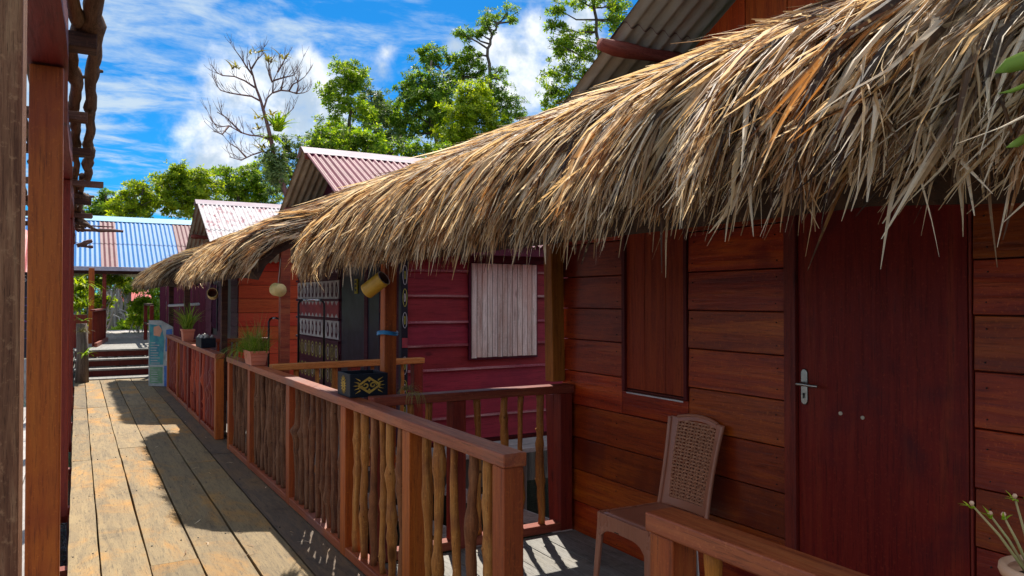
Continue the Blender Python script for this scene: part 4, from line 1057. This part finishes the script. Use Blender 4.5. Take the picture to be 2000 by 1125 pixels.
# ------------------------------------------------------------------ bamboo lanterns, strap, cups
def lantern(label, c, d, L, r, mat, wire_to=None):
    d = Vector(d).normalized(); c = Vector(c); root = empty('bamboo_cup', tuple(c), label, 'bamboo cup', 'cut bamboo cups hung on the porch posts')
    a, b = c-d*L/2, c+d*L/2; mb = MB(); n = 22
    u = d.orthogonal().normalized(); v = d.cross(u); vs = []
    for (q, rr) in ((a, r*.98), (a+d*L*.03, r), (c, r*.985), (b-d*L*.03, r), (b, r), (b, r*.86), (a+d*L*.05, r*.84)):
        for j in range(n): an = 2*pi*j/n; vs.append(q+(u*cos(an)+v*sin(an))*rr)
    k = 7; fs = [(i*n+j, i*n+(j+1) % n, (i+1)*n+(j+1) % n, (i+1)*n+j) for i in range(k-1) for j in range(n)]+[tuple(range(n-1, -1, -1))]
    mi = [1 if i >= 5 else 0 for i in range(k-1) for j in range(n)]+[2]
    fs.append(tuple((k-1)*n+j for j in range(n))); mi.append(1)
    mb.v = vs; mb.f = fs; mb.mi = mi; mb.build('cup', [mat, 'bamboo_in', 'bamboo_pale'], root, smooth=True)
    if wire_to is not None: MB().tube([c+Vector((0, 0, r)), (c+Vector(wire_to))/2+Vector((0, 0, .03)), Vector(wire_to)], .003, 6).build('wire', 'wire', root)
    return root
lantern('shining yellow bamboo cup tilted on the post above the black box', tuple(at(733, 556, Y=4.46)), (.45, -.62, .50), .15, .050, 'bamboo', (1.62, 4.56, 1.95))
c = at(537, 566, Y=6.93); lantern('pale bamboo cup facing us on the post left of the carved panel', (c.x+.02, 6.9, c.z), (-.25, .9, .1), .10, .058, 'bamboo_pale', (1.6, 7.0, 2.0))
c = at(414, 574, Y=9.45); lantern('small dark rimmed bamboo cup under the frayed thatch end', (c.x, 9.4, c.z), (-.2, -.9, .25), .10, .06, 'bamboo_pale', (1.5, 9.5, 2.0))
st = MB(); 
for dz in (0, .012): st.tube([(1.725+.062*cos(a), 4.62+.062*sin(a), 1.33+dz+.006*sin(a*2)) for a in np.linspace(0, 2*pi, 17)], .008, 6)
tag(st.build('blue_strap', 'bluetape', smooth=True), 'blue strap tied round the post above the black box', 'strap')

# ------------------------------------------------------------------ metal frames on the maroon house porch
def hoop(label, p, w_, z0, z1, mat='black_metal', r=.011):
    root = empty('towel_frame', (p[0], p[1], 0), label, 'metal frame', None); x, y = p
    pts = [(x-w_/2, y, z0), (x-w_/2, y, z1-.04), (x-w_/2+.015, y, z1-.01), (x-w_/2+.04, y, z1), (x+w_/2-.04, y, z1), (x+w_/2-.015, y, z1-.01), (x+w_/2, y, z1-.04), (x+w_/2, y, z0)]
    MB().tube(pts[:4], r, 8).build('upright', mat, root, smooth=True); MB().tube(pts[4:], r, 8).build('upright', mat, root, smooth=True)
    MB().tube(pts[3:5], r, 8).build('top_bar', 'chrome', root, smooth=True)
hoop('tall black tube frame in front of the carved panel', (1.98, 7.4), .25, 0, 1.545)
c = at(536, 620, Y=8.4); hoop('smaller black tube frame behind the grassy pot', (c.x, 8.4), .12, 0, 1.35)
rd = empty('white_rail', (1.9, 13, 1.5), 'pale horizontal tube across the far porch', 'tube')
a, b = at(330, 597, Y=13.6), at(388, 594, Y=12.8); MB().tube([a, b], .022, 8).build('tube', 'galv', rd, smooth=True)

# ------------------------------------------------------------------ pots and plants
def blades(mb, c, n, L, wd, spread, droop, seed, up=1.0, k=6):
    rr = random.Random(seed); c = Vector(c)
    for i in range(n):
        a = rr.uniform(0, 2*pi); o = c+Vector((rr.uniform(-1, 1)*spread[0], rr.uniform(-1, 1)*spread[1], 0)); l = L*rr.uniform(.5, 1.15)
        h = Vector((cos(a), sin(a), 0)); lean = rr.uniform(.15, 1.0); pts = []; q = o.copy(); d = (Vector((0, 0, up))+h*lean).normalized()
        for j in range(k+1):
            pts.append(q.copy()); q += d*l/k; d = (d+Vector((0, 0, -droop*rr.uniform(.5, 1.3)/k))+Vector((rr.uniform(-1, 1), rr.uniform(-1, 1), 0))*.05).normalized()
        side = d.cross(Vector((0, 0, 1))); side = side.normalized() if side.length > .01 else Vector((1, 0, 0))
        mb.ribbon(pts, [wd*(1-.85*(j/k)**2) for j in range(k+1)], side)
def rect_pot(root, c, lx, ly, h, mat):
    x, y, z = c; mb = MB(); n = 4
    lv = [(0, .80), (h*.25, .84), (h*.27, .87), (h*.55, .91), (h*.57, .94), (h*.82, .96), (h*.83, 1.06), (h, 1.08), (h, .98), (h*.8, .90)]
    vs = []
    for dz, s_ in lv:
        for sx, sy in ((-1, -1), (1, -1), (1, 1), (-1, 1)): vs.append((x+sx*lx/2*s_, y+sy*ly/2*s_, z+dz))
    fs = [(4*i+j, 4*i+(j+1) % 4, 4*i+4+(j+1) % 4, 4*i+4+j) for i in range(len(lv)-1) for j in range(4)]+[(3, 2, 1, 0)]
    mb.add(vs, fs); mb.build('pot', mat, root, bev=.004)
    MB().box(x-lx/2*.89, x+lx/2*.89, y-ly/2*.89, y+ly/2*.89, z+h*.7, z+h*.84).build('soil_fill', 'soil', root)
pt = empty('potted_grass', (1.41, 7.25, .956), 'orange rectangular pot with shaggy green grass on the near handrail', 'potted plant')
rect_pot(pt, (1.415, 7.2, .957), .155, .34, .13, 'terracotta')
mb = MB(); blades(mb, (1.41, 7.2, 1.07), 420, .26, .006, (.07, .19), 1.5, 4, .9); blades(mb, (1.36, 7.45, 1.06), 160, .30, .006, (.04, .15), 2.6, 14, .5); mb.build('grass', 'fern', pt)
mb = MB(); blades(mb, (1.41, 7.2, 1.07), 90, .36, .004, (.07, .2), 1.2, 5, 1.2); mb.build('dry_grass', 'dryfern', pt)
pt = empty('potted_plant', (1.39, 12.5, .956), 'orange red pot with drooping grey green plant on the far handrail', 'potted plant')
c = at(346, 655, Y=11.9); rect_pot(pt, (1.385, 11.9, .952), .16, .26, .17, 'terracotta')
mb = MB(); blades(mb, (1.385, 11.9, 1.12), 120, .42, .012, (.05, .11), 1.6, 6, 1.4); mb.build('foliage', 'fern', pt)
pt = empty('shell_box', (1.40, 10.3, .956), 'small black box of pale shells on the far handrail', 'planter box')
mb = MB(); mb.box(1.32, 1.49, 10.0, 10.5, .953, 1.07); mb.build('box_sides', 'blackbox', pt, bev=.003)
mb = MB()
for i in range(14):
    x, y = random.uniform(1.34, 1.47), random.uniform(10.04, 10.46); r = random.uniform(.015, .03)
    mb.tube([(x-r, y, 1.07), (x, y, 1.07+r*.8), (x+r, y, 1.075)], [r*.3, r, r*.3], 7)
mb.build('shells', 'shell', pt, smooth=True)
# air plant on the cross rail
pt = empty('air_plant', (1.74, 4.33, .975), 'withered grey air plant on the dark cross rail beside the black box', 'plant')
mb = MB(); blades(mb, (1.74, 4.31, 1.0), 45, .11, .004, (.03, .02), 2.6, 9, .6); blades(mb, (1.74, 4.22, .99), 30, .16, .003, (.03, .01), 6, 10, .2); mb.build('foliage', 'dryfern', pt)
# small round pot in the lower right corner
pt = empty('flower_pot', (1.475, .685, .951), 'cream rimmed pink pot with stalky seedlings in the lower right corner', 'potted plant')
X, Y = 1.475, .685
prof = [(.045, .0), (.058, .105), (.060, .108), (.076, .110), (.079, .118), (.078, .127), (.070, .130), (.064, .122), (.060, .100), (0.001, .098)]
def lathe(pf, c, n=36, mi=None):
    mb = MB(); vs = []
    for r, z in pf:
        for j in range(n): a = 2*pi*j/n; vs.append((c[0]+r*cos(a), c[1]+r*sin(a), c[2]+z))
    fs = [(i*n+j, i*n+(j+1) % n, (i+1)*n+(j+1) % n, (i+1)*n+j) for i in range(len(pf)-1) for j in range(n)]
    mb.add(vs, fs); mb.f.append(list(range(n-1, -1, -1))); mb.mi.append(0); return mb
lathe(prof[:3]+[(.05, .108)], (X, Y, .951)).build('pot', 'pinkpot', pt, smooth=True)
lathe(prof[2:8], (X, Y, .952)).build('pot_rim', 'cream', pt, smooth=True)
lathe([(.062, .105), (.04, .112), (.001, .116)], (X, Y, .952)).build('soil_fill', 'soil', pt)
sm_ = MB(); fl = MB(); lv = MB()
DD = 1.36
for (b0, t0) in (((1968, 1068), (1898, 986)), ((1972, 1066), (1934, 1006)), ((1980, 1066), (1960, 1008)), ((1996, 1060), (1982, 972)), ((2008, 1062), (2010, 980)), ((2015, 1060), (2030, 1000))):
    a, b = at(*b0, D=DD), at(*t0, D=DD+random.uniform(-.02, .03)); a = Vector((X+(a.x-X)*.5, Y+(a.y-Y)*.5, 1.06)); md_ = (a+b)/2+Vector((.004, .004, .008))
    sm_.tube([a, md_, b], [.0028, .0024, .0018], 7)
    blades(lv, b-Vector((0, 0, .006)), 6, .022, .005, (.002, .002), 1, random.randrange(99), .5, 3)
    fl = MB(); fl.tube([b+Vector((0, 0, -.002)), b+Vector((0, 0, .003)), b+Vector((0, 0, .007))], [.002, .0045, .0025], 8); fl.build('flower_head', 'cream', pt, smooth=True)
sm_.build('stem', 'stem', pt, smooth=True); lv.build('leaves', 'yellowleaf', pt)
# green leaves poking over the thatch at the right
lf = empty('palm_leaflet', tuple(at(1985, 160, D=1.45)), 'two fresh green leaf blades poking out over the thatch at the right edge', 'leaf')
for (ps, w_) in ((((1944, 142), (1970, 128), (2000, 118), (2040, 112)), .030), (((1950, 182), (1975, 178), (2000, 168), (2030, 160)), .008), (((1966, 288), (1985, 280), (2000, 272), (2020, 262)), .016)):
    pts = [at(*q, D=1.22+.02*i) for i, q in enumerate(ps)]
    o = MB().ribbon(pts, [w_*.08, w_*.8, w_, w_*.9], ray(1980, 200).cross(pts[3]-pts[0]).normalized()).build('blade', 'fern', lf, smooth=True)
    sm = o.modifiers.new('thickness', 'SOLIDIFY'); sm.thickness = .0008

# poster leaning by the far railing
po = empty('poster_stand', (1.28, 15.0, 0), 'tall leaning teal and white poster board beside the far steps railing', 'poster')
a = at(306, 745, Z=0.0); b = at(331, 753, Z=0.0)
u = Vector((b.x-a.x, b.y-a.y, 0)); Lp = .46; u.normalize(); u = Vector((.80, -.60, 0)).normalized(); nrm = Vector((-u.y, u.x, 0))
o0 = Vector((1.10, 14.95, .01)); v = Vector((0, .05, 1)).normalized(); H = 1.17
mb = MB(); mb.prism([(0, 0), (Lp, 0), (Lp, H*.9), (Lp*.5, H), (0, H)], o0, u, v, -.02); mb.build('board', 'poster_white', po)
def pp(poly, mat, name='print'): MB().prism(poly, o0+nrm*(-.003)+(-u.cross(v))*0, u, v, .002).build(name, mat, po)
fr_ = u.cross(v)
def pp(poly, mat, name='print_panel', l=1):
    MB().prism(poly, o0+fr_*(.0015*l), u, v, .001).build(name, mat, po)
pp([(.02, .38), (.28, .38), (.30, .85), (.24, 1.08), (.02, 1.10)], 'poster_teal'); pp([(.30, .0), (.45, .0), (.45, .36), (.30, .36)], 'poster_blue'); pp([(.03, .05), (.27, .05), (.27, .34), (.03, .34)], 'poster_green')
pp([(.32, .62), (.45, .60), (.45, 1.02), (.34, 1.0)], 'poster_blue'); pp([(.10, .90), (.22, .88), (.26, 1.0), (.20, 1.08), (.10, 1.05)], 'poster_skin', l=2); pp([(.33, .45), (.44, .42), (.42, .60), (.34, .58)], 'bone', l=2)
mb = MB()
for i in range(9):
    ww = random.uniform(.08, .2); mb.prism([(.04, .40+.045*i), (.04+ww, .40+.045*i), (.04+ww, .417+.045*i), (.04, .417+.045*i)], o0+fr_*.003, u, v, .001)
for i in range(6):
    ww = random.uniform(.1, .2); mb.prism([(.05, .08+.04*i), (.05+ww, .08+.04*i), (.05+ww, .094+.04*i), (.05, .094+.04*i)], o0+fr_*.003, u, v, .001)
mb.build('printed_lines', 'poster_white', po)

# ------------------------------------------------------------------ trees
def leaf_cloud(centers, radii, n_per, L, seed, sub=26, ratio=.42):
    """rosettes of lozenge leaves gathered in twig clusters through each clump's volume"""
    g = np.random.default_rng(seed); Vs = []
    for c, r, n in zip(centers, radii, n_per):
        c = np.array(c); k = max(7, int(sub*1.5*(n/300)**.5))
        d = g.normal(size=(k, 3)); d /= np.linalg.norm(d, axis=1)[:, None]; rad = g.uniform(.2, 1.42, k)**.85
        cen = c+d*rad[:, None]*np.array(r)*np.array([1, 1, .85]); wgt = g.uniform(.3, 1, k); wgt /= wgt.sum()
        idx = g.choice(k, n, p=wgt); sg = np.mean(r)*.15
        p = cen[idx]+g.normal(size=(n, 3))*sg*np.array([1, 1, .6])
        ax = (p-c)/np.array(r)+np.array([0, 0, .9])+g.normal(size=(n, 3))*.4; ax /= np.linalg.norm(ax, axis=1)[:, None]
        e1 = np.cross(ax, g.normal(size=(n, 3))); e1 /= np.linalg.norm(e1, axis=1)[:, None]; e2 = np.cross(ax, e1)
        m_ = 6
        for j in range(m_):
            a = 2*pi*j/m_+g.uniform(-.3, .3, n); dr_ = e1*np.cos(a)[:, None]+e2*np.sin(a)[:, None]; el = g.uniform(-.2, .8, n)[:, None]
            ld = dr_+ax*el; ld /= np.linalg.norm(ld, axis=1)[:, None]; ss = np.cross(ld, ax); ss /= (np.linalg.norm(ss, axis=1)[:, None]+1e-6)
            l = (L*.82*g.uniform(.65, 1.25, n))[:, None]; o = p+ld*l*.12; w_ = l*ratio*.5
            Vs.append(np.stack([o, o+ld*l*.5+ss*w_, o+ld*l, o+ld*l*.5-ss*w_], 1))
    V = np.concatenate(Vs); return V
def build_leaves(V, name, mat, parent):
    off = np.array(wloc(parent)); N = len(V); me = bpy.data.meshes.new(name)
    me.from_pydata((V.reshape(-1, 3)-off).tolist(), [], np.arange(N*4).reshape(-1, 4).tolist()); me.materials.append(M[mat]); me.update()
    o = bpy.data.objects.new(name, me); COL.objects.link(o); o.parent = parent; return o
def tree(label, Y, trunk, clumps, mat, bark='bark', dens=1.0, L=.17, group='mangrove trees behind the roofs', seed=1, tr=.11, name='mangrove_tree', base=-1.2, kids=3):
    """trunk: polyline, clumps: (px, py, r) measured on the photograph and set at the tree's distance"""
    rr = random.Random(seed); sc = (at(trunk[0][0], 400, Y=Y)-Vector((0, 0, CAM_H))).length/F
    tp = [at(px, py, Y=Y) for px, py in trunk]; root_p = Vector((tp[0].x, Y, base))
    root = empty(name, tuple(root_p), label, 'tree', group)
    mb = MB(); pts = [root_p]+[q+Vector((rr.uniform(-.1, .1), rr.uniform(-.3, .3), 0)) for q in tp]
    fine = []
    for a, b in zip(pts[:-1], pts[1:]):
        for k in range(4): fine.append(a.lerp(b, k/4)+Vector((rr.uniform(-1, 1), rr.uniform(-1, 1), 0))*.05)
    fine.append(pts[-1]); n = len(fine); mb.tube(fine, [tr*(1-.8*i/n)+.012 for i in range(n)], 8)
    cs = []; rs = []; ns = []
    for (px, py, r) in clumps:
        c = at(px, py, Y=Y)+Vector((0, rr.uniform(-1, 1)*r*sc*1.2, 0)); R_ = r*sc
        cs.append(c); rs.append((R_*1.05, R_*1.1, R_*.9)); ns.append(int(max(40, (r**2)*.22*dens)))
        lo = [q for q in fine if q.z < c.z+.1*R_] or fine[:1]; s_ = min(lo, key=lambda q: (q-c).length+.3*abs(q.z-(c.z-R_*1.2)))
        mid = s_.lerp(c, .5)+Vector((rr.uniform(-.15, .15), rr.uniform(-.2, .2), -R_*.15)); mb.tube([s_, mid, c+Vector((0, 0, R_*.3))], [tr*.42, tr*.30, tr*.12], 6)
        for k in range(kids+int(R_*3)):
            e = c+Vector((rr.uniform(-1, 1), rr.uniform(-1, 1), rr.uniform(-.6, 1)))*R_*.9; q = mid.lerp(c, rr.random())
            mb.tube([q, q.lerp(e, .5)+Vector((0, 0, -.05)), e], [tr*.16, tr*.11, .008], 5)
    mb.build('trunk', bark, root, smooth=True)
    build_leaves(leaf_cloud(cs, rs, ns, L, seed), 'crown', mat, root)
    return root
tree('slim mangrove with a spire of dark leaves left of the other tall trees', 27, [(682, 400), (680, 300), (684, 220), (680, 130)],
     [(680,130,24),(672,160,26),(696,160,22),(650,178,22),(636,190,12),(706,140,10),(668,215,30),(700,215,24),(655,250,32),(690,262,34),(650,290,30)], 'lf_a', seed=31, L=.17, dens=1.2)
tree('greyish thin crowned mangrove between the spire and the dense crown', 30, [(735, 400), (738, 300), (740, 220)],
     [(720,190,26),(745,205,32),(765,225,28),(725,235,30),(760,262,34),(730,280,36),(780,200,14)], 'lf_c', seed=32, dens=1.0, L=.19)
tree('dense round dark mangrove crown at the middle of the tree group', 28, [(850, 400), (846, 280), (838, 200), (836, 120)],
     [(820,165,30),(850,180,36),(800,185,24),(870,200,30),(830,215,40),(795,215,26),(860,235,34),(815,245,26),(880,160,18),(800,160,15)], 'lf_d', seed=33, dens=1.5, L=.18)
tree('small flat topped mangrove rising over the dense crown', 29, [(862, 400), (864, 200), (862, 140)], [(835,108,20),(858,104,22),(878,112,18),(824,98,10),(850,125,16)], 'lf_d', seed=34, dens=1.1, L=.18, tr=.06)
tree('lime green sunlit mangrove in front of the tall group', 25, [(925, 420), (922, 300), (925, 220)],
     [(905,190,26),(930,182,26),(950,200,24),(890,220,30),(925,225,36),(955,235,26),(880,255,34),(920,265,38),(955,270,26),(860,285,26),(900,295,34),(940,300,30)], 'lf_b', seed=35, dens=1.3, L=.16)
tree('tallest mangrove with a lone bent limb and tuft against the cloud', 29, [(962, 400), (961, 280), (960, 150), (957, 95), (970, 60), (974, 45)],
     [(968,30,18),(988,28,18),(1005,38,10),(945,48,16),(960,55,12),(905,70,14),(925,62,14),(938,66,8),(918,95,7),(895,68,9),(975,140,12),(985,150,12),(985,180,24),(1000,205,26),(972,200,20),(1005,225,20),(985,235,28),(960,170,20)], 'lf_d', seed=36, dens=1.2, L=.16, tr=.11, kids=2)
tree('round topped mangrove left of the tallest one', 28.5, [(905, 400), (902, 200), (900, 150)], [(890,125,18),(910,115,20),(930,122,18),(938,140,12),(890,140,12),(915,150,20),(940,155,18)], 'lf_a', seed=37, dens=1.2, L=.17, tr=.08)
tree('leafy green mangrove beside the grey roof at upper right', 17, [(1185, 400), (1175, 200), (1166, 110), (1150, 20), (1140, -40)],
     [(1100,15,22),(1130,5,24),(1160,-5,24),(1200,8,26),(1220,30,20),(1190,40,18),(1088,50,18),(1110,75,24),(1080,95,18),(1120,110,26),(1150,100,18),(1090,140,24),(1125,150,26),(1085,180,22),(1110,200,26),(1078,208,12),(1150,60,16),(1160,160,26),(1140,200,26),(1215,80,18)], 'lf_a', seed=38, dens=1.0, L=.125, tr=.07, kids=4)
tree('low bright mangrove at the foot of the tall group behind the rose roof', 23, [(700, 420), (690, 330)],
     [(640,262,26),(675,275,30),(715,285,32),(755,295,30),(795,290,30),(640,290,30),(690,300,30),(830,300,28),(610,290,20),(780,320,30),(740,320,30),(860,300,24)], 'lf_a', seed=39, dens=1.1, L=.15)
tree('pale leaved young mangrove just left of the rose roof', 24, [(575, 430), (580, 350)],
     [(555,270,14),(575,285,18),(600,275,16),(560,310,22),(590,320,22),(540,330,20),(570,350,24),(545,370,24),(520,320,14)], 'lf_c', seed=40, dens=.8, L=.14)
tree('broad mangrove crown behind the peeling roof', 33, [(400, 470), (400, 400), (395, 350)],
     [(345,335,18),(365,345,22),(325,350,18),(395,340,20),(350,370,26),(385,370,26),(315,375,20),(410,365,22),(340,395,26),(380,398,26),(300,390,18)], 'lf_b', seed=41, dens=1.7, L=.19)
tree('darker mangrove beside the bare tree trunk', 35, [(470, 470), (465, 380), (470, 340)],
     [(430,335,16),(455,345,18),(480,345,22),(505,335,18),(440,370,24),(470,375,26),(500,365,24),(525,375,24),(450,395,26),(490,395,26),(415,395,20),(530,400,24)], 'lf_a', seed=42, dens=1.5, L=.19)
tree('thin twigged mangrove rising left of the broad crown', 32, [(255, 470), (262, 400), (265, 370)],
     [(262,365,16),(245,385,16),(280,370,16),(235,400,18),(265,400,20),(290,395,18),(275,420,22),(240,420,20)], 'lf_b', seed=43, dens=1.4, L=.19)
tree('dark conifer like tree at the far left skyline', 40, [(208, 470), (208, 400), (208, 380)],
     [(208,382,10),(200,395,12),(218,396,13),(190,405,14),(225,408,16),(205,415,18),(185,420,18),(165,425,18)], 'lf_d', seed=44, dens=2.0, L=.2)
# bare tree, limbs traced from the photograph
bt = at(548, 400, Y=21); tr_root = empty('bare_tree', (bt.x, 21, -1.2), 'leafless tree with upturned candelabra twigs and a bromeliad against the white cloud', 'tree')
mb = MB(); S5 = 2.961; rr = random.Random(77)
def c5(cx_, cy_, dy=0): return at(380+cx_/S5, 80+cy_/S5, Y=21+dy)
trunk = [(560,1010),(545,930),(515,840),(490,780),(462,690),(448,600),(430,520),(410,440),(398,400),(382,340),(355,270),(338,200),(322,150),(312,110)]
tr_p = [Vector((bt.x+.1, 21, -1.2))]+[c5(*q) for q in trunk]; mb.tube(tr_p, [.13]+list(np.linspace(.085, .014, len(trunk))), 9)
limbs = [[(398,400),(420,330),(450,300),(455,230),(480,180)],[(452,300),(500,285),(545,290),(590,305),(630,300),(655,290)],[(385,350),(330,320),(260,310),(200,300),(150,285),(130,260)],
 [(350,270),(290,230),(230,205),(160,200),(125,180)],[(338,200),(300,150),(270,100),(240,60)],[(330,160),(360,110),(400,70)],[(430,570),(380,550),(320,545),(270,530),(200,490),(130,500),(90,440)],
 [(270,530),(230,490),(180,440),(130,410)],[(445,650),(390,640),(330,660),(270,690),(200,670)],[(300,675),(250,620),(200,590)],[(425,490),(490,460),(540,420),(575,385)],[(455,230),(520,210),(570,200),(600,150)],
 [(450,240),(430,190),(430,130),(410,90)],[(480,180),(510,130),(530,90)],[(200,490),(160,540),(110,520)],[(500,285),(510,240),(515,210)],[(590,305),(600,260),(590,220)],[(545,290),(570,250),(600,235),(640,205)]]
def twig(p, d, l, r, depth):
    pts = [p]; q = p.copy()
    for i in range(4):
        d = (d+Vector((0, 0, .17))+Vector((rr.uniform(-1, 1), rr.uniform(-1, 1), rr.uniform(-1, 1)))*.13).normalized(); q = q+d*l/4; pts.append(q.copy())
    mb.tube(pts, [r*.8, r*.7, r*.6, r*.5, r*.35], 5)
    if depth:
        for k in range(2): twig(pts[rr.choice((1, 2, 3))], (d+Vector((rr.uniform(-1, 1), rr.uniform(-1, 1), rr.uniform(-.3, .5)))*.9).normalized(), l*.72, r*.7, depth-1)
for L_ in limbs:
    dy = rr.uniform(-.7, .7); ps = [c5(*L_[0], 0)]+[c5(*q, dy*(i+1)/len(L_)) for i, q in enumerate(L_[1:])]
    mb.tube(ps, list(np.linspace(.027, .010, len(ps))), 6)
    for i in range(1, len(ps)):
        for k in range(2 if i < len(ps)-1 else 2):
            d = (ps[i]-ps[i-1]).normalized(); twig(ps[i-1].lerp(ps[i], rr.uniform(.4, 1)), (d+Vector((rr.uniform(-.8, .8), rr.uniform(-.8, .8), rr.uniform(.1, .9)))).normalized(), rr.uniform(.25, .5), .010, 1)
mb.build('trunk', 'bark_red', tr_root, smooth=True)
mb = MB(); c = c5(480, 520); blades(mb, c, 46, .62, .10, (.08, .08), 1.0, 3, .8); blades(mb, c5(440, 560), 24, .5, .08, (.08, .08), 1.6, 13, .2); mb.build('bromeliad', 'yellowleaf', tr_root)
mb = MB(); 
for q in ((345, 70), (430, 120), (370, 450), (350, 510), (455, 430), (510, 100), (240, 160), (470, 640), (420, 640), (390, 620)): mb = MB(); blades(mb, c5(*q), 9, .36, .06, (.1, .1), 1.2, q[0], .5); mb.build('leaf_tuft', 'dryfern', tr_root)
cs = [c5(475, 740), c5(450, 700), c5(490, 790)]; build_leaves(leaf_cloud(cs, [(.3, .3, .35)]*3, [90]*3, .16, 8), 'clinging_fern', 'lf_c', tr_root)
# undergrowth seen through the pavilion, bushes beyond it
def bush(label, Y, clumps, mat, seed, L=.16, dens=1.6, cat='bush'):
    rr = random.Random(seed); g0 = at(clumps[0][0], clumps[0][1], Y=Y); root = empty('mangrove_bush', (g0.x, Y, -.9), label, cat, 'mangrove bushes beyond the steps')
    sc = g0.y/ray(clumps[0][0], clumps[0][1]).y/F; mb = MB(); cs = []; rs = []; ns = []
    for px, py, r in clumps:
        c = at(px, py, Y=Y)+Vector((0, rr.uniform(-.4, .4), 0)); cs.append(c); R_ = r*sc; rs.append((R_,)*3); ns.append(int(r*r*.34*dens)+20)
        for k in range(5):
            b = Vector((g0.x+rr.uniform(-.5, .5), Y+rr.uniform(-.3, .3), -1.0)); mb.tube([b, b.lerp(c, .6)+Vector((rr.uniform(-.2, .2), 0, .1)), c+Vector((rr.uniform(-1, 1), 0, rr.uniform(-.5, .5)))*R_], [.03, .02, .008], 5)
    mb.build('stem', 'root', root, smooth=True); build_leaves(leaf_cloud(cs, rs, ns, L, seed), 'crown', mat, root); return root
bush('bright lime bush filling the right of the view through the pavilion', 26, [(285,590,16),(300,600,16),(270,600,13),(290,620,16),(260,625,12),(305,630,14)], 'lf_y', 51)
bush('low lime bush at the end of the sunlit path', 29, [(235,648,14),(255,655,12),(218,655,12),(245,640,12),(270,650,14),(285,655,14),(228,668,8)], 'lf_y', 52)
bush('yellowish bush behind the left pavilion post', 27, [(160,560,14),(190,555,14),(155,590,12),(210,590,10),(190,590,12),(165,620,12),(215,545,8),(235,550,10)], 'lf_b', 53)
bush('olive green bush with tangled stems in the middle of the pavilion view', 31, [(225,590,14),(245,565,10),(262,560,12),(240,610,14),(222,625,10),(250,545,12),(285,560,14)], 'lf_b', 54)
# pale mangrove stilt roots
for i, (px, ln) in enumerate(((216, 90), (224, 110), (232, 80), (243, 70), (208, 60))):
    q = at(px, 640, Y=30+i*.4); rt = empty('bleached_mangrove', (q.x, q.y, -1), 'bleached mangrove stem with stilt roots beyond the steps', 'tree', 'bleached mangrove stems')
    mb = MB(); top = Vector((q.x+random.uniform(-.3, .3), q.y, q.z+ln*.022)); mb.tube([(q.x, q.y, q.z-.1), (q.x+.08, q.y, (q.z+top.z)/2), top], [.07, .055, .03], 7)
    for k in range(7):
        a = random.uniform(0, 6.28); z = q.z+random.uniform(0, .7); e = Vector((q.x+cos(a)*random.uniform(.4, .9), q.y+sin(a)*.6, -1.0))
        mb.tube([(q.x, q.y, z), ((q.x*.45+e.x*.55), (q.y+e.y)/2, z-.1), (e.x, e.y, (z-1)/2), e], [.028, .024, .02, .018], 6)
    for k in range(4): mb.tube([top.lerp(q, random.uniform(0, .6)), top+Vector((random.uniform(-.8, .8), random.uniform(-.4, .4), random.uniform(-.2, .7)))], [.022, .008], 5)
    mb.build('trunk', 'root', rt, smooth=True)
# far thicket closing the view
vs = []; cs = []; rs = []; ns = []
for i in range(70):
    x = -42+110*i/69+random.uniform(-1, 1); y = 50+random.uniform(-4, 6); h = random.uniform(2.2, 4.2)
    for z in (0.2, 2.2, h): cs.append((x+random.uniform(-.8, .8), y, z)); rs.append((1.5, 1.3, 1.3)); ns.append(170)
tk = MB(); tk.tube([(0, 50, -1.2), (0, 50, 3)], [.12, .05], 6); 
for i in range(60): x = -40+105*i/59; tk.tube([(x, 50+random.uniform(-3, 3), -1.2), (x+.3, 51, random.uniform(2, 5))], [.11, .04], 6)
far = tk.build('mangrove_thicket', 'bark'); tag(far, 'unbroken far mangrove thicket closing the view behind everything', 'thicket', None, 'stuff')
build_leaves(leaf_cloud(cs, rs, ns, .34, 91), 'foliage', 'lf_d', far)

# tree fern stump with orchids left of the steps, plants behind the pergola
sp = empty('orchid_log', (.02, 16.3, 0), 'dark upright log hung with yellow green orchids left of the steps', 'plant')
q0 = at(160, 700, Y=16.3)
MB().tube([(q0.x, 16.3, -.02), (q0.x+.01, 16.3, .5), (q0.x-.01, 16.3, 1.1)], [.12, .10, .09], 10).build('log', 'bark', sp, smooth=True)
mb = MB(); blades(mb, tuple(at(166, 694, Y=16.1)), 12, .26, .05, (.03, .02), 2.2, 61, .6); blades(mb, tuple(at(160, 627, Y=16.1)), 5, .25, .06, (.02, .02), 1.5, 62, .3); mb.build('orchid_leaf', 'yellowleaf', sp)
mb = MB(); blades(mb, tuple(at(161, 648, Y=16.1)), 50, .22, .012, (.03, .02), 1.6, 63, .4); mb.build('air_plant', 'dryfern', sp)
mb = MB(); blades(mb, tuple(at(160, 600, Y=16.4)), 60, .35, .03, (.10, .05), 2.0, 64, .8); blades(mb, tuple(at(156, 560, Y=16.4)), 40, .35, .035, (.10, .05), 2.2, 65, .6); mb.build('fern_leaf', 'lf_b', sp)

lt_ = MB()
rr = random.Random(5)
for i in range(60):
    x = rr.uniform(.7, 1.42) if i % 3 else rr.uniform(0, 1.4); y = rr.uniform(3.6, 13); a = rr.uniform(0, 3.14); l = rr.uniform(.03, .11)
    lt_.ribbon([(x, y, .0055), (x+cos(a)*l/2, y+sin(a)*l/2, .012), (x+cos(a+.2)*l, y+sin(a+.2)*l, .0055)], [.002, .007, .002], (-sin(a), cos(a), 0))
tag(lt_.build('leaf_litter', 'straw'), 'scraps of dry leaf scattered on the boardwalk', None, None, 'stuff')
S.cycles.use_adaptive_sampling = True
S.cycles.max_bounces = 7; S.cycles.diffuse_bounces = 4; S.cycles.transparent_max_bounces = 8
